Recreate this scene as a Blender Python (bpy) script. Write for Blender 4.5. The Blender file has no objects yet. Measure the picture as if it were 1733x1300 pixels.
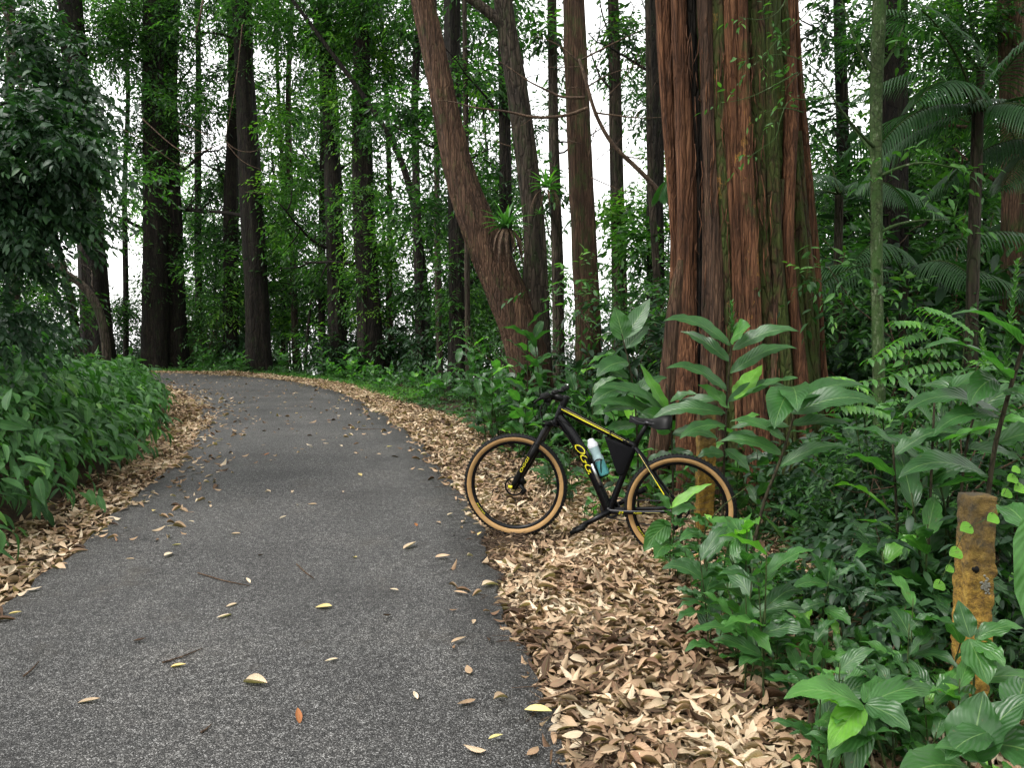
import bpy, math, random
import numpy as np
from mathutils import Vector, Matrix

# ------------------------------------------------------------------ camera, sky, sun, exposure
scene = bpy.context.scene
COL = scene.collection
F = 1300.0
TH = math.atan(101 / 1300)
CAM = np.array([0.0, 0.0, 1.5])
cd = bpy.data.cameras.new('camera'); cam = bpy.data.objects.new('camera', cd); COL.objects.link(cam)
cam.location = (0, 0, 1.5); cam.rotation_euler = (math.radians(90) - TH, 0, 0)
cd.sensor_width = 36; cd.lens = 36 * F / 1733; cd.clip_end = 9000; cd.clip_start = 0.05
scene.camera = cam

SUN_EL, SUN_AZ = math.radians(58), math.radians(-62)      # azimuth from +Y towards +X
w = bpy.data.worlds.new("World"); scene.world = w; w.use_nodes = True
nt = w.node_tree; nt.nodes.clear()
sky = nt.nodes.new('ShaderNodeTexSky'); sky.sky_type = 'NISHITA'; sky.sun_disc = False
sky.sun_elevation = SUN_EL; sky.sun_rotation = SUN_AZ
sky.air_density = 1.0; sky.dust_density = 3.0
bw = nt.nodes.new('ShaderNodeRGBToBW')
tint = nt.nodes.new('ShaderNodeMix'); tint.data_type = 'RGBA'; tint.blend_type = 'MULTIPLY'
tint.inputs[0].default_value = 1.0; tint.inputs[7].default_value = (1.0, 1.0, 0.99, 1)
mx = nt.nodes.new('ShaderNodeMix'); mx.data_type = 'RGBA'; mx.inputs[0].default_value = 0.9
addc = nt.nodes.new('ShaderNodeMix'); addc.data_type = 'RGBA'; addc.blend_type = 'ADD'; addc.inputs[0].default_value = 1.0
addc.inputs[7].default_value = (6.15, 6.1, 6.05, 1)         # even layer of cloud
bg = nt.nodes.new('ShaderNodeBackground'); bg.inputs[1].default_value = 0.15
wo = nt.nodes.new('ShaderNodeOutputWorld')
L = nt.links.new
L(sky.outputs[0], bw.inputs[0]); L(bw.outputs[0], tint.inputs[6])
L(sky.outputs[0], mx.inputs[6]); L(tint.outputs[2], mx.inputs[7])
L(mx.outputs[2], addc.inputs[6]); L(addc.outputs[2], bg.inputs[0]); L(bg.outputs[0], wo.inputs[0])
sd = bpy.data.lights.new('sun', 'SUN'); sun = bpy.data.objects.new('sun', sd); COL.objects.link(sun)
sd.energy = 1.2; sd.angle = math.radians(14); sd.color = (1.0, 0.96, 0.9)
sdir = Vector((math.sin(SUN_AZ) * math.cos(SUN_EL), math.cos(SUN_AZ) * math.cos(SUN_EL) * -1, math.sin(SUN_EL)))
sun.rotation_euler = sdir.to_track_quat('Z', 'Y').to_euler()
sun.location = (0, 0, 30)
sky.sun_rotation = math.atan2(sdir.x, sdir.y)
scene.view_settings.view_transform = 'Standard'; scene.view_settings.look = 'None'
scene.view_settings.exposure = 0.95; scene.view_settings.gamma = 1.0
scene.view_settings.use_curve_mapping = False
cy = scene.cycles
cy.max_bounces = 5; cy.diffuse_bounces = 3; cy.glossy_bounces = 2; cy.transmission_bounces = 4
cy.transparent_max_bounces = 4; cy.caustics_reflective = False; cy.caustics_refractive = False
cy.use_denoising = True

# ------------------------------------------------------------------ maths helpers
def at(px, py, Y):
    """point of the place seen at pixel (px,py) of the 1733x1300 photograph, Y metres ahead"""
    d = np.array([(px - 866.5) / F, math.cos(TH) + (650 - py) / F * math.sin(TH), -math.sin(TH) + (650 - py) / F * math.cos(TH)])
    return CAM + d * (Y / d[1])

def nrm(a):
    a = np.asarray(a, float)
    return a / np.maximum(np.linalg.norm(a, axis=-1, keepdims=True), 1e-9)

def dens(P, step):
    P = np.asarray(P, float)
    for _ in range(2):      # chaikin smoothing
        Q = [P[0]]
        for a, b in zip(P[:-1], P[1:]): Q += [a * .75 + b * .25, a * .25 + b * .75]
        P = np.array(Q + [P[-1]])
    s = np.r_[0, np.cumsum(np.linalg.norm(np.diff(P, axis=0), axis=1))]
    t = np.linspace(0, s[-1], max(2, int(s[-1] / step)))
    return np.stack([np.interp(t, s, P[:, k]) for k in range(P.shape[1])], 1)

def vnoise(x, y, z=0.0, seed=0):
    x = np.asarray(x, float); y = np.asarray(y, float); z = np.asarray(z, float) + 0 * x
    def h(i, j, k):
        n = np.sin(i * 127.1 + j * 311.7 + k * 74.7 + seed * 17.3) * 43758.5453
        return n - np.floor(n)
    i, j, k = np.floor(x), np.floor(y), np.floor(z); a, b, c = x - i, y - j, z - k
    a, b, c = a*a*(3-2*a), b*b*(3-2*b), c*c*(3-2*c)
    r = 0
    for di in (0, 1):
        for dj in (0, 1):
            for dk in (0, 1):
                r = r + h(i+di, j+dj, k+dk) * (a if di else 1-a) * (b if dj else 1-b) * (c if dk else 1-c)
    return r

# ------------------------------------------------------------------ the lie of the land
RE = dens([(.95,-7),(.75,-3),(.45,0),(.18,2.5),(.12,3.15),(-.02,3.96),(-.12,5.03),(-.38,6.4),(-.73,8.02),(-1.47,10.72),(-2.33,13.32),(-3.72,16.8),
           (-5.16,19.31),(-6.89,21.44),(-9.14,22.96),(-12.01,24.1),(-17,24.9),(-26,25.2)], .25)
LE = dens([(-2.1,-7),(-2.3,-3),(-2.5,0),(-2.6,2.5),(-2.74,4.),(-2.88,4.78),(-3.18,6.19),(-3.5,7.7),(-3.95,9.18),(-4.6,11.36),(-5.6,13.8),(-6.9,16.3),(-8.5,18.6),
           (-10.3,20.2),(-12.6,21.2),(-17,21.9),(-26,22.1)], .25)
n_ = 260
def resamp(P, n):
    s = np.r_[0, np.cumsum(np.linalg.norm(np.diff(P, axis=0), axis=1))]
    return np.stack([np.interp(np.linspace(0, s[-1], n), s, P[:, k]) for k in (0, 1)], 1)
def signed(P, Q):
    """signed distance of points Q to polyline P, + to the right of travel"""
    Q = np.asarray(Q, float).reshape(-1, 2)
    best = np.full(len(Q), 1e18); sg = np.ones(len(Q))
    A = P[:-1]; D = np.diff(P, axis=0); L2 = (D**2).sum(1)
    for a, d, l2 in zip(A, D, L2):
        v = Q - a; t = np.clip((v @ d) / l2, 0, 1)
        r = v - t[:, None] * d; q = (r**2).sum(1)
        m = q < best; best[m] = q[m]; cr = v[:, 0] * d[1] - v[:, 1] * d[0]; sg[m] = np.sign(cr[m])
    return np.sqrt(best) * sg
REc, LEc = RE[::3], LE[::3]
def sstep(a, b, x):
    t = np.clip((x - a) / (b - a), 0, 1); return t * t * (3 - 2 * t)
def ground(Q):
    Q = np.asarray(Q, float).reshape(-1, 2)
    e = signed(REc, Q)            # + beyond the right/outer edge
    l = -signed(LEc, Q)           # + beyond the left/inner edge
    h = np.zeros(len(Q))
    er = np.maximum(e, 0)
    h -= .055 * np.minimum(er, 4) + .10 * np.clip(er - 4, 0, 6) + .45 * np.clip(er - 10, 0, 330)
    lr = np.maximum(l, 0)
    bank = (.56 * sstep(.35, 1.7, lr) + .04 * np.clip(lr - 1.7, 0, 12)) * np.interp(Q[:, 1], [8, 15], [1, .35])
    h = h + np.where(l > 0, bank, 0)
    far = Q[:, 1] > 30
    on = (e < 0) & (l < 0)
    b = .05 * (vnoise(Q[:, 0] * 1.3, Q[:, 1] * 1.3) - .5) + .16 * (vnoise(Q[:, 0] * .35, Q[:, 1] * .35, seed=3) - .5)
    h = h + np.where(on, -.05, b * np.clip(np.maximum(er, lr) * 1.2, 0, 1) - .05 * np.clip(1 - np.maximum(er, lr) * 8, 0, 1))
    return h
def gz(x, y): return float(ground([[x, y]])[0])

# ------------------------------------------------------------------ object helpers
def mesh_np(name, V, Fc, mat, parent=None, origin=None, leaf=None, smooth=True, col=None):
    V = np.asarray(V, np.float32); 
    if origin is None and parent is not None: origin = parent.get('o_')
    if origin is not None: V = V - np.asarray(list(origin), np.float32)
    me = bpy.data.meshes.new(name)
    Fc = [np.asarray(f, np.int32) for f in (Fc if isinstance(Fc, (list, tuple)) else [Fc]) if len(f)]
    me.vertices.add(len(V)); me.vertices.foreach_set('co', V.ravel())
    nl = sum(f.size for f in Fc); npol = sum(len(f) for f in Fc)
    me.loops.add(nl); me.loops.foreach_set('vertex_index', np.concatenate([f.ravel() for f in Fc]))
    me.polygons.add(npol)
    tot = np.concatenate([np.full(len(f), f.shape[1], np.int32) for f in Fc])
    st = np.r_[0, np.cumsum(tot)[:-1]].astype(np.int32)
    me.polygons.foreach_set('loop_start', st); me.polygons.foreach_set('loop_total', tot)
    if smooth: me.polygons.foreach_set('use_smooth', np.ones(npol, bool))
    if leaf is not None:
        a = me.color_attributes.new('leaf', 'FLOAT_COLOR', 'POINT'); a.data.foreach_set('color', np.asarray(leaf, np.float32).ravel())
    me.update(calc_edges=True)
    if mat is not None: me.materials.append(mat)
    o = bpy.data.objects.new(name, me); COL.objects.link(o)
    if parent is not None: o.parent = parent
    elif origin is not None: o.location = tuple(origin)
    return o
def tag(o, label=None, cat=None, group=None, kind=None):
    if label: o['label'] = label
    if cat: o['category'] = cat
    if group: o['group'] = group
    if kind: o['kind'] = kind
    return o
def thing(name, loc, label, cat, group=None):
    o = bpy.data.objects.new(name, None); COL.objects.link(o); o.location = tuple(loc); o['o_'] = [float(c) for c in loc]
    o.empty_display_size = .1
    return tag(o, label, cat, group)
def dup(root, loc, rz=0, sc=1.0, label=None, group=None, name=None):
    r = root.copy(); COL.objects.link(r); r.location = tuple(loc); r.rotation_euler = (0, 0, rz); r.scale = (sc, sc, sc)
    if label: r['label'] = label
    if group: r['group'] = group
    for ch in list(root.children):
        c = ch.copy(); COL.objects.link(c); c.parent = r
        for g in ch.children:
            d = g.copy(); COL.objects.link(d); d.parent = c
    return r

class MB:
    """collects vertices and faces"""
    def __init__(s): s.V = []; s.Q = []; s.T = []; s.L = []; s.n = 0
    def add(s, V, quads=None, tris=None, leaf=None):
        V = np.asarray(V, float); 
        if quads is not None and len(quads): s.Q.append(np.asarray(quads) + s.n)
        if tris is not None and len(tris): s.T.append(np.asarray(tris) + s.n)
        s.V.append(V); s.n += len(V)
        s.L.append(np.tile([.5, .5, .5, 1.], (len(V), 1)) if leaf is None else leaf)
    def build(s, name, mat, parent=None, **k):
        f = []
        if s.Q: f.append(np.concatenate(s.Q))
        if s.T: f.append(np.concatenate(s.T))
        return mesh_np(name, np.concatenate(s.V), f, mat, parent, leaf=np.concatenate(s.L), **k)
    def tube(s, P, R, sides=8, cap=True, leaf=None, fl=1.0, up=None):
        V, q = tube_arr(P, R, sides, fl, up); m = len(P); n0 = len(V)
        t = []
        if cap:
            V = np.vstack([V, P[0], P[-1]])
            for i in range(sides):
                j = (i + 1) % sides
                t += [(n0, j, i), (n0 + 1, (m-1)*sides + i, (m-1)*sides + j)]
        s.add(V, q, t, None if leaf is None else np.tile(leaf, (len(V), 1)))
    def box(s, c, sz, R=None, bev=0):
        x, y, z = np.array(sz) / 2
        V = np.array([(i*x, j*y, k*z) for i in (-1, 1) for j in (-1, 1) for k in (-1, 1)], float)
        if R is not None: V = V @ np.asarray(R).T
        s.add(V + np.array(c), [(0,1,3,2),(4,6,7,5),(0,4,5,1),(2,3,7,6),(0,2,6,4),(1,5,7,3)])
    def lathe(s, prof, c, axis, n=24):
        """prof: (radius, height) pairs along axis"""
        ax = nrm(np.array(axis, float)); a = nrm(np.cross(ax, [0, 0, 1] if abs(ax[2]) < .9 else [1, 0, 0])); b = np.cross(ax, a)
        th = np.arange(n) / n * 2 * np.pi; V = []
        for r, h in prof: V.append(np.array(c) + ax * h + r * (np.cos(th)[:, None] * a + np.sin(th)[:, None] * b))
        V = np.concatenate(V); q = []
        for k in range(len(prof) - 1):
            for i in range(n):
                j = (i + 1) % n; q.append((k*n+i, k*n+j, (k+1)*n+j, (k+1)*n+i))
        s.add(V, q)
    def prism(s, poly, y0, y1, ax=None):
        """polygon in local x,z swept along y"""
        n = len(poly); P = np.array(poly, float)
        V = np.vstack([np.c_[P[:, 0], np.full(n, y0), P[:, 1]], np.c_[P[:, 0], np.full(n, y1), P[:, 1]]])
        c0 = V[:n].mean(0); c1 = V[n:].mean(0); V = np.vstack([V, c0, c1]); q = []; t = []
        for i in range(n):
            j = (i+1) % n; q.append((i, j, n+j, n+i)); t += [(2*n, j, i), (2*n+1, n+i, n+j)]
        s.add(V, q, t)

def tube_arr(P, R, sides=8, fl=1.0, up=None):
    P = np.asarray(P, float); m = len(P); R = np.broadcast_to(np.asarray(R, float), (m,))
    T = nrm(np.gradient(P, axis=0)); 
    ref = np.array([0, -1., 0]) if up is None else np.array(up, float)
    a = nrm(np.cross(T, ref) + 1e-6); b = nrm(np.cross(T, a))
    th = np.arange(sides) / sides * 2 * np.pi
    V = P[:, None] + R[:, None, None] * (np.cos(th)[None, :, None] * a[:, None] + fl * np.sin(th)[None, :, None] * b[:, None])
    i = np.arange(m - 1)[:, None] * sides; k = np.arange(sides)[None]; k2 = (k + 1) % sides
    q = np.stack([i + k, i + k2, i + sides + k2, i + sides + k], -1).reshape(-1, 4)
    return V.reshape(-1, 3), q

# ------------------------------------------------------------------ leaves
def leaf_template(st, half=1, fold=.12, droop=.15, wid=.32, peak=.42):
    """leaf along +x of length 1: rows of 1+2*half points; returns V, quads->tris, (g, b)"""
    V = []; uv = []
    for i in range(st + 1):
        t = i / st
        wv = wid * .5 * (math.sin(math.pi * t ** (math.log(.5) / math.log(peak))) ** .85 if 0 < t < 1 else 0)
        for k in range(-half, half + 1):
            v = k / half
            V.append((t, v * wv, abs(v) * wv * fold * 3 - droop * t * t)); uv.append((t, v * .5 + .5))
    n = 2 * half + 1; T = []
    for i in range(st):
        for k in range(n - 1):
            a = i * n + k; T += [(a, a + n, a + n + 1), (a, a + n + 1, a + 1)]
    return np.array(V), np.array(T), np.array(uv)
LO = (np.array([(0, 0, 0), (.45, .17, .05), (1, 0, -.08), (.45, -.17, .05)]), np.array([(0, 1, 2), (0, 2, 3)]), np.array([(0, .5), (.45, 1), (1, .5), (.45, 0)]))
MID = leaf_template(4)
MIDW = leaf_template(4, wid=.45, droop=.3)
HI = leaf_template(8, 2, wid=.36, droop=.35)
DRY = leaf_template(5, 1, fold=.30, droop=.16, wid=.33)

def place_leaves(tpl, P, X, N, S, rng, wvar=.25, tone=None, twist=None):
    V0, T0, uv = tpl; n = len(P); m = len(V0)
    x = nrm(X); y = nrm(np.cross(N, x)); z = np.cross(x, y)
    wv = 1 + wvar * (rng.random(n) * 2 - 1)
    V = P[:, None] + S[:, None, None] * (V0[None, :, 0:1] * x[:, None] + (V0[None, :, 1:2] * wv[:, None, None]) * y[:, None] + V0[None, :, 2:3] * z[:, None] * (1 if twist is None else twist[:, None, None]))
    T = (T0[None] + (np.arange(n) * m)[:, None, None]).reshape(-1, 3)
    r = rng.random(n) if tone is None else np.clip(tone, 0, 1)
    Lf = np.empty((n, m, 4)); Lf[..., 0] = r[:, None]; Lf[..., 1] = uv[None, :, 0]; Lf[..., 2] = uv[None, :, 1]; Lf[..., 3] = 1
    return V.reshape(-1, 3), T, Lf.reshape(-1, 4)

def sprays(rng, O, D, k, slen, leaf, droop=.3, upn=1.0, svar=.35):
    n = len(O); D = nrm(D); up = np.array([0, 0, 1.])
    S = nrm(np.cross(D, up) + 1e-4); P = []; X = []; N = []; Z = []
    sl = slen * (1 + svar * (rng.random(n) * 2 - 1))
    for i in range(k):
        t = (i + .6) / k; sg = 1 if i % 2 else -1
        p = O + D * (sl * t)[:, None] - up * (droop * sl * t * t)[:, None] * .6
        ld = D * .5 + S * sg * (.85 if i < k - 1 else .1) + rng.normal(0, .28, (n, 3)) - up * droop
        P.append(p); X.append(ld); N.append(up * upn + rng.normal(0, .38, (n, 3)) - D * .2); Z.append(leaf * (.6 + .7 * rng.random(n)))
    return np.concatenate(P), np.concatenate(X), np.concatenate(N), np.concatenate(Z)

def sph(rng, n):
    return nrm(rng.normal(0, 1, (n, 3)))

def blob_sprays(rng, c, r, n, flat=.8, sub=.42):
    """spray origins and directions in ragged clumps inside a ball of radius r about c"""
    ns = max(3, int(4 + n / 42)); sc = sph(rng, ns) * (rng.random(ns) ** .5)[:, None] * r * .8; sc[:, 2] *= flat
    idx = rng.integers(0, ns, n); sr = r * sub * (.35 + .95 * rng.random(ns))
    dd = sph(rng, n); O = c + sc[idx] + dd * (sr[idx] * rng.random(n) ** .4)[:, None] * np.array([1, 1, .7])
    D = dd * .8 + nrm(sc[idx] + 1e-3) * .5 + np.array([0, 0, -.1])
    return O, D, rng.random(ns)[idx]

# ------------------------------------------------------------------ materials
def newmat(name):
    m = bpy.data.materials.new(name); m.use_nodes = True; nt = m.node_tree; nt.nodes.clear()
    out = nt.nodes.new('ShaderNodeOutputMaterial'); return m, nt, out
def N(nt, t, **k):
    n = nt.nodes.new(t)
    for a, v in k.items(): setattr(n, a, v)
    return n
def ramp(nt, fac, stops):
    r = N(nt, 'ShaderNodeValToRGB'); cr = r.color_ramp
    while len(cr.elements) > 1: cr.elements.remove(cr.elements[0])
    cr.elements[0].position = stops[0][0]; cr.elements[0].color = (*stops[0][1], 1)
    for p, c in stops[1:]:
        e = cr.elements.new(p); e.color = (*c, 1)
    nt.links.new(fac, r.inputs[0]); return r.outputs[0]
def mathn(nt, op, a, b=None, clamp=False):
    n = N(nt, 'ShaderNodeMath', operation=op, use_clamp=clamp)
    for i, v in enumerate((a, b)):
        if v is None: continue
        if hasattr(v, 'node'): nt.links.new(v, n.inputs[i])
        else: n.inputs[i].default_value = v
    return n.outputs[0]
def mixc(nt, f, a, b, mode='MIX'):
    n = N(nt, 'ShaderNodeMix', data_type='RGBA', blend_type=mode)
    for i, v in ((0, f), (6, a), (7, b)):
        if hasattr(v, 'node'): nt.links.new(v, n.inputs[i])
        else: n.inputs[i].default_value = v if i == 0 else (*v, 1)
    return n.outputs[2]
def noise(nt, vec, scale, detail=3, rough=.55):
    n = N(nt, 'ShaderNodeTexNoise'); n.inputs['Scale'].default_value = scale; n.inputs['Detail'].default_value = detail
    n.inputs['Roughness'].default_value = rough; nt.links.new(vec, n.inputs['Vector']); return n.outputs[0]
def mapping(nt, vec, sc):
    n = N(nt, 'ShaderNodeMapping'); n.inputs['Scale'].default_value = sc; nt.links.new(vec, n.inputs[0]); return n.outputs[0]
def bump(nt, h, strength, dist):
    b = N(nt, 'ShaderNodeBump'); b.inputs['Strength'].default_value = strength; b.inputs['Distance'].default_value = dist
    nt.links.new(h, b.inputs['Height']); return b.outputs[0]

def leaf_mat(name, stops, rough=.42, trans=.35, veins=True, tgain=1.6, spec=.5, coarse=None):
    m, nt, out = newmat(name); L = nt.links.new
    at_ = N(nt, 'ShaderNodeAttribute', attribute_name='leaf'); sep = N(nt, 'ShaderNodeSeparateColor'); L(at_.outputs['Color'], sep.inputs[0])
    oi = N(nt, 'ShaderNodeObjectInfo')
    f = mathn(nt, 'ADD', sep.outputs[0], mathn(nt, 'MULTIPLY', mathn(nt, 'SUBTRACT', oi.outputs['Random'], .5), .3))
    c = ramp(nt, f, stops)
    geo = N(nt, 'ShaderNodeNewGeometry')
    nz = noise(nt, geo.outputs['Position'], 9 if veins else 2.5, 3)
    c = mixc(nt, 1.0, c, ramp(nt, nz, [(.3, (.6, .64, .6)), (.7, (1.22, 1.18, 1.1))]), 'MULTIPLY')
    pb = N(nt, 'ShaderNodeBsdfPrincipled'); 
    if veins and 'dry' not in name:
        sp2 = noise(nt, geo.outputs['Position'], 38, 3); s3 = N(nt, 'ShaderNodeMapRange'); L(sp2, s3.inputs[0]); s3.inputs[1].default_value = .69; s3.inputs[2].default_value = .74
        c = mixc(nt, mathn(nt, 'MULTIPLY', s3.outputs[0], .7), c, (.10, .075, .03))
    if veins:
        b = mathn(nt, 'ABSOLUTE', mathn(nt, 'SUBTRACT', sep.outputs[2], .5))
        mid = mathn(nt, 'LESS_THAN', b, .016)
        c = mixc(nt, mathn(nt, 'MULTIPLY', mid, .38), c, (.22, .34, .12))
        ph = mathn(nt, 'SUBTRACT', mathn(nt, 'MULTIPLY', sep.outputs[1], 60.), mathn(nt, 'MULTIPLY', b, 40.))
        s = mathn(nt, 'SINE', ph)
        nb = bump(nt, mathn(nt, 'ADD', mathn(nt, 'MULTIPLY', s, .5), nz), .35, .004)
        L(nb, pb.inputs['Normal'])
    L(c, pb.inputs['Base Color'])
    rr = N(nt, 'ShaderNodeMapRange'); L(nz, rr.inputs[0]); rr.inputs[3].default_value = rough - .1; rr.inputs[4].default_value = rough + .14
    L(rr.outputs[0], pb.inputs['Roughness']); pb.inputs['Specular IOR Level'].default_value = spec
    if trans > 0:
        tr = N(nt, 'ShaderNodeBsdfTranslucent'); L(mixc(nt, 1.0, c, (tgain * .95, tgain * 1.25, tgain * .45), 'MULTIPLY'), tr.inputs[0])
        ms = N(nt, 'ShaderNodeMixShader'); ms.inputs[0].default_value = trans; L(pb.outputs[0], ms.inputs[1]); L(tr.outputs[0], ms.inputs[2]); L(ms.outputs[0], out.inputs[0])
    else: L(pb.outputs[0], out.inputs[0])
    return m

G_FAR = leaf_mat('leaf_far', [(0, (.006, .018, .008)), (.4, (.019, .056, .016)), (.75, (.055, .145, .024)), (1, (.12, .23, .03))], trans=.36, veins=False, tgain=2.4, rough=.5, spec=.35)
G_DARK = leaf_mat('leaf_dark', [(0, (.008, .024, .011)), (.6, (.022, .06, .026)), (1, (.045, .11, .035))], trans=.25, veins=False, rough=.5, spec=.4)
G_BANK = leaf_mat('leaf_bank', [(0, (.012, .042, .014)), (.5, (.036, .115, .03)), (.85, (.07, .19, .04)), (1, (.12, .27, .045))], trans=.25, rough=.52, tgain=1.6, spec=.35)
G_MID = leaf_mat('leaf_mid', [(0, (.009, .030, .011)), (.5, (.028, .088, .022)), (.85, (.06, .17, .035)), (1, (.12, .27, .04))], trans=.3, rough=.45, spec=.4)
G_GING = leaf_mat('leaf_ginger', [(0, (.014, .045, .016)), (.5, (.034, .105, .028)), (.85, (.07, .2, .04)), (1, (.13, .32, .03))], trans=.30, rough=.33, tgain=2.0)
G_LIME = leaf_mat('leaf_lime', [(0, (.10, .30, .03)), (1, (.28, .5, .04))], trans=.45, rough=.4, tgain=1.6)
G_PALM = leaf_mat('leaf_palm', [(0, (.010, .038, .014)), (1, (.04, .12, .035))], trans=.22, rough=.45, veins=False)
G_GRASS = leaf_mat('leaf_grass', [(0, (.03, .1, .02)), (1, (.1, .26, .035))], trans=.35, rough=.5, veins=False)
G_DRY = leaf_mat('leaf_dry', [(0, (.055, .03, .018)), (.25, (.20, .12, .078)), (.5, (.37, .25, .165)), (.78, (.51, .375, .265)), (.96, (.70, .57, .44)), (1, (.34, .13, .05))], trans=.12, rough=.6, tgain=1.0, spec=.25, veins=True)
G_YEL = leaf_mat('leaf_yellow', [(0, (.50, .33, .14)), (.5, (.60, .46, .2)), (1, (.66, .60, .25))], trans=.1, rough=.55, tgain=1.0, spec=.3)

def bark_mat(name, c0, c1, c2, moss=0.0, mossc=(.035, .055, .014), sx=9., sz=.8, bs=1.0, bd=.04, ochre=0.0, ck=.35, cz=3.2):
    m, nt, out = newmat(name); L = nt.links.new
    tc = N(nt, 'ShaderNodeTexCoord'); P = tc.outputs['Object']
    v = mapping(nt, P, (sx, sx, sz))
    n1 = noise(nt, v, 1.5, 6, .65); v2 = mapping(nt, P, (sx * 3.4, sx * 3.4, sz * 1.7)); n2 = noise(nt, v2, 1.8, 5, .6)
    at_ = N(nt, 'ShaderNodeAttribute', attribute_name='leaf'); sep = N(nt, 'ShaderNodeSeparateColor'); L(at_.outputs['Color'], sep.inputs[0])
    mixn = mathn(nt, 'ADD', mathn(nt, 'MULTIPLY', n1, .5), mathn(nt, 'MULTIPLY', n2, .5))
    c = ramp(nt, mixn, [(.34, c0), (.52, c1), (.68, c2)])
    vc = N(nt, 'ShaderNodeTexVoronoi', feature='DISTANCE_TO_EDGE'); vc.inputs['Scale'].default_value = 1.0
    wv = N(nt, 'ShaderNodeVectorMath', operation='ADD'); nw = N(nt, 'ShaderNodeTexNoise'); nw.inputs['Scale'].default_value = 6; L(P, nw.inputs['Vector'])
    sv_ = N(nt, 'ShaderNodeVectorMath', operation='SCALE'); L(nw.outputs['Color'], sv_.inputs[0]); sv_.inputs['Scale'].default_value = .9
    L(mapping(nt, P, (sx * 1.9, sx * 1.9, sz * cz)), wv.inputs[0]); L(sv_.outputs[0], wv.inputs[1]); L(wv.outputs[0], vc.inputs['Vector'])
    crack = N(nt, 'ShaderNodeMapRange'); L(vc.outputs['Distance'], crack.inputs[0]); crack.inputs[1].default_value = .0; crack.inputs[2].default_value = .16
    c = mixc(nt, 1.0, c, ramp(nt, crack.outputs[0], [(0, (ck, ck * .95, ck * .9)), (.8, (1, 1, 1))]), 'MULTIPLY')
    mixn = mathn(nt, 'ADD', mixn, mathn(nt, 'MULTIPLY', crack.outputs[0], .6 * (1 - ck)))
    blot = noise(nt, P, 2.6, 4)
    c = mixc(nt, 1.0, c, ramp(nt, blot, [(.3, (.62, .62, .64)), (.7, (1.3, 1.25, 1.2))]), 'MULTIPLY')
    if ochre:
        on = noise(nt, mapping(nt, P, (1, 1, .45)), 4.2, 5, .7)
        c = mixc(nt, mathn(nt, 'MULTIPLY', mathn(nt, 'GREATER_THAN', on, 1 - ochre), sep.outputs[1]), c, (.26, .13, .035))
    if moss:
        mn = noise(nt, mapping(nt, P, (1, 1, .5)), 7., 8, .78)
        mk = N(nt, 'ShaderNodeMapRange'); L(mathn(nt, 'ADD', mn, mathn(nt, 'MULTIPLY', sep.outputs[0], .5)), mk.inputs[0])
        mk.inputs[1].default_value = 1.0 - moss; mk.inputs[2].default_value = 1.16 - moss
        c = mixc(nt, mathn(nt, 'MULTIPLY', mk.outputs[0], .85), c, mossc)
    pb = N(nt, 'ShaderNodeBsdfPrincipled'); L(c, pb.inputs['Base Color']); pb.inputs['Roughness'].default_value = .88; pb.inputs['Specular IOR Level'].default_value = .2
    L(bump(nt, mixn, bs, bd), pb.inputs['Normal']); L(pb.outputs[0], out.inputs[0])
    return m
B_RED = bark_mat('bark_red', (.012, .006, .004), (.115, .052, .026), (.31, .155, .08), moss=.36, ochre=.42, sx=12, sz=.7, ck=.55, cz=1.6)
B_RED2 = bark_mat('bark_red_brown', (.014, .009, .006), (.075, .043, .027), (.18, .11, .068), moss=.36, sx=13, sz=.9, ck=.5, cz=2.0)
B_MOSS = bark_mat('bark_mossy', (.014, .010, .006), (.06, .034, .018), (.12, .075, .038), moss=.50, mossc=(.04, .062, .012), ochre=.4, sx=11, sz=1.3)
B_DARK = bark_mat('bark_dark', (.004, .0035, .003), (.014, .011, .008), (.036, .028, .021), moss=.32, mossc=(.018, .03, .009))
B_GREY = bark_mat('bark_grey', (.012, .009, .007), (.048, .037, .027), (.11, .088, .066), moss=.34, mossc=(.025, .04, .012))
B_LICH = bark_mat('bark_lichen', (.02, .03, .012), (.045, .065, .025), (.26, .30, .21), moss=.42, mossc=(.035, .075, .018), sx=11, sz=7, bs=.4, bd=.006)
B_TWIG = bark_mat('bark_twig', (.03, .018, .012), (.09, .06, .04), (.2, .15, .1), sx=20, sz=6, bs=.4, bd=.005)
B_STEM = bark_mat('green_stem', (.02, .035, .012), (.045, .07, .02), (.08, .12, .035), sx=20, sz=4, bs=.2, bd=.004)
B_STEMD = bark_mat('dark_stem', (.012, .012, .008), (.035, .03, .016), (.06, .055, .03), sx=20, sz=4, bs=.2, bd=.004)

# ground: humus near, far valley painted pale, its haze put into the colour
m, nt, out = newmat('soil'); L = nt.links.new
geo = N(nt, 'ShaderNodeNewGeometry'); P = geo.outputs['Position']
n1 = noise(nt, P, 9, 8, .7); n2 = noise(nt, P, 60, 3)
c = ramp(nt, n1, [(.3, (.012, .01, .007)), (.5, (.04, .028, .018)), (.7, (.10, .066, .04))])
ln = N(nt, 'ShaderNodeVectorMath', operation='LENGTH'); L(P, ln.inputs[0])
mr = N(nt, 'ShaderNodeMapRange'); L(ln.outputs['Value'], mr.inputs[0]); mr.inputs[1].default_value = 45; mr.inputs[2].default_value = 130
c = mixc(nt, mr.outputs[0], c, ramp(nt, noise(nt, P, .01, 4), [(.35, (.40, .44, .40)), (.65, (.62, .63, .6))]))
pb = N(nt, 'ShaderNodeBsdfPrincipled'); L(c, pb.inputs['Base Color']); pb.inputs['Roughness'].default_value = .95; pb.inputs['Specular IOR Level'].default_value = .15
L(bump(nt, n2, .6, .02), pb.inputs['Normal']); L(pb.outputs[0], out.inputs[0]); M_SOIL = m

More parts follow.
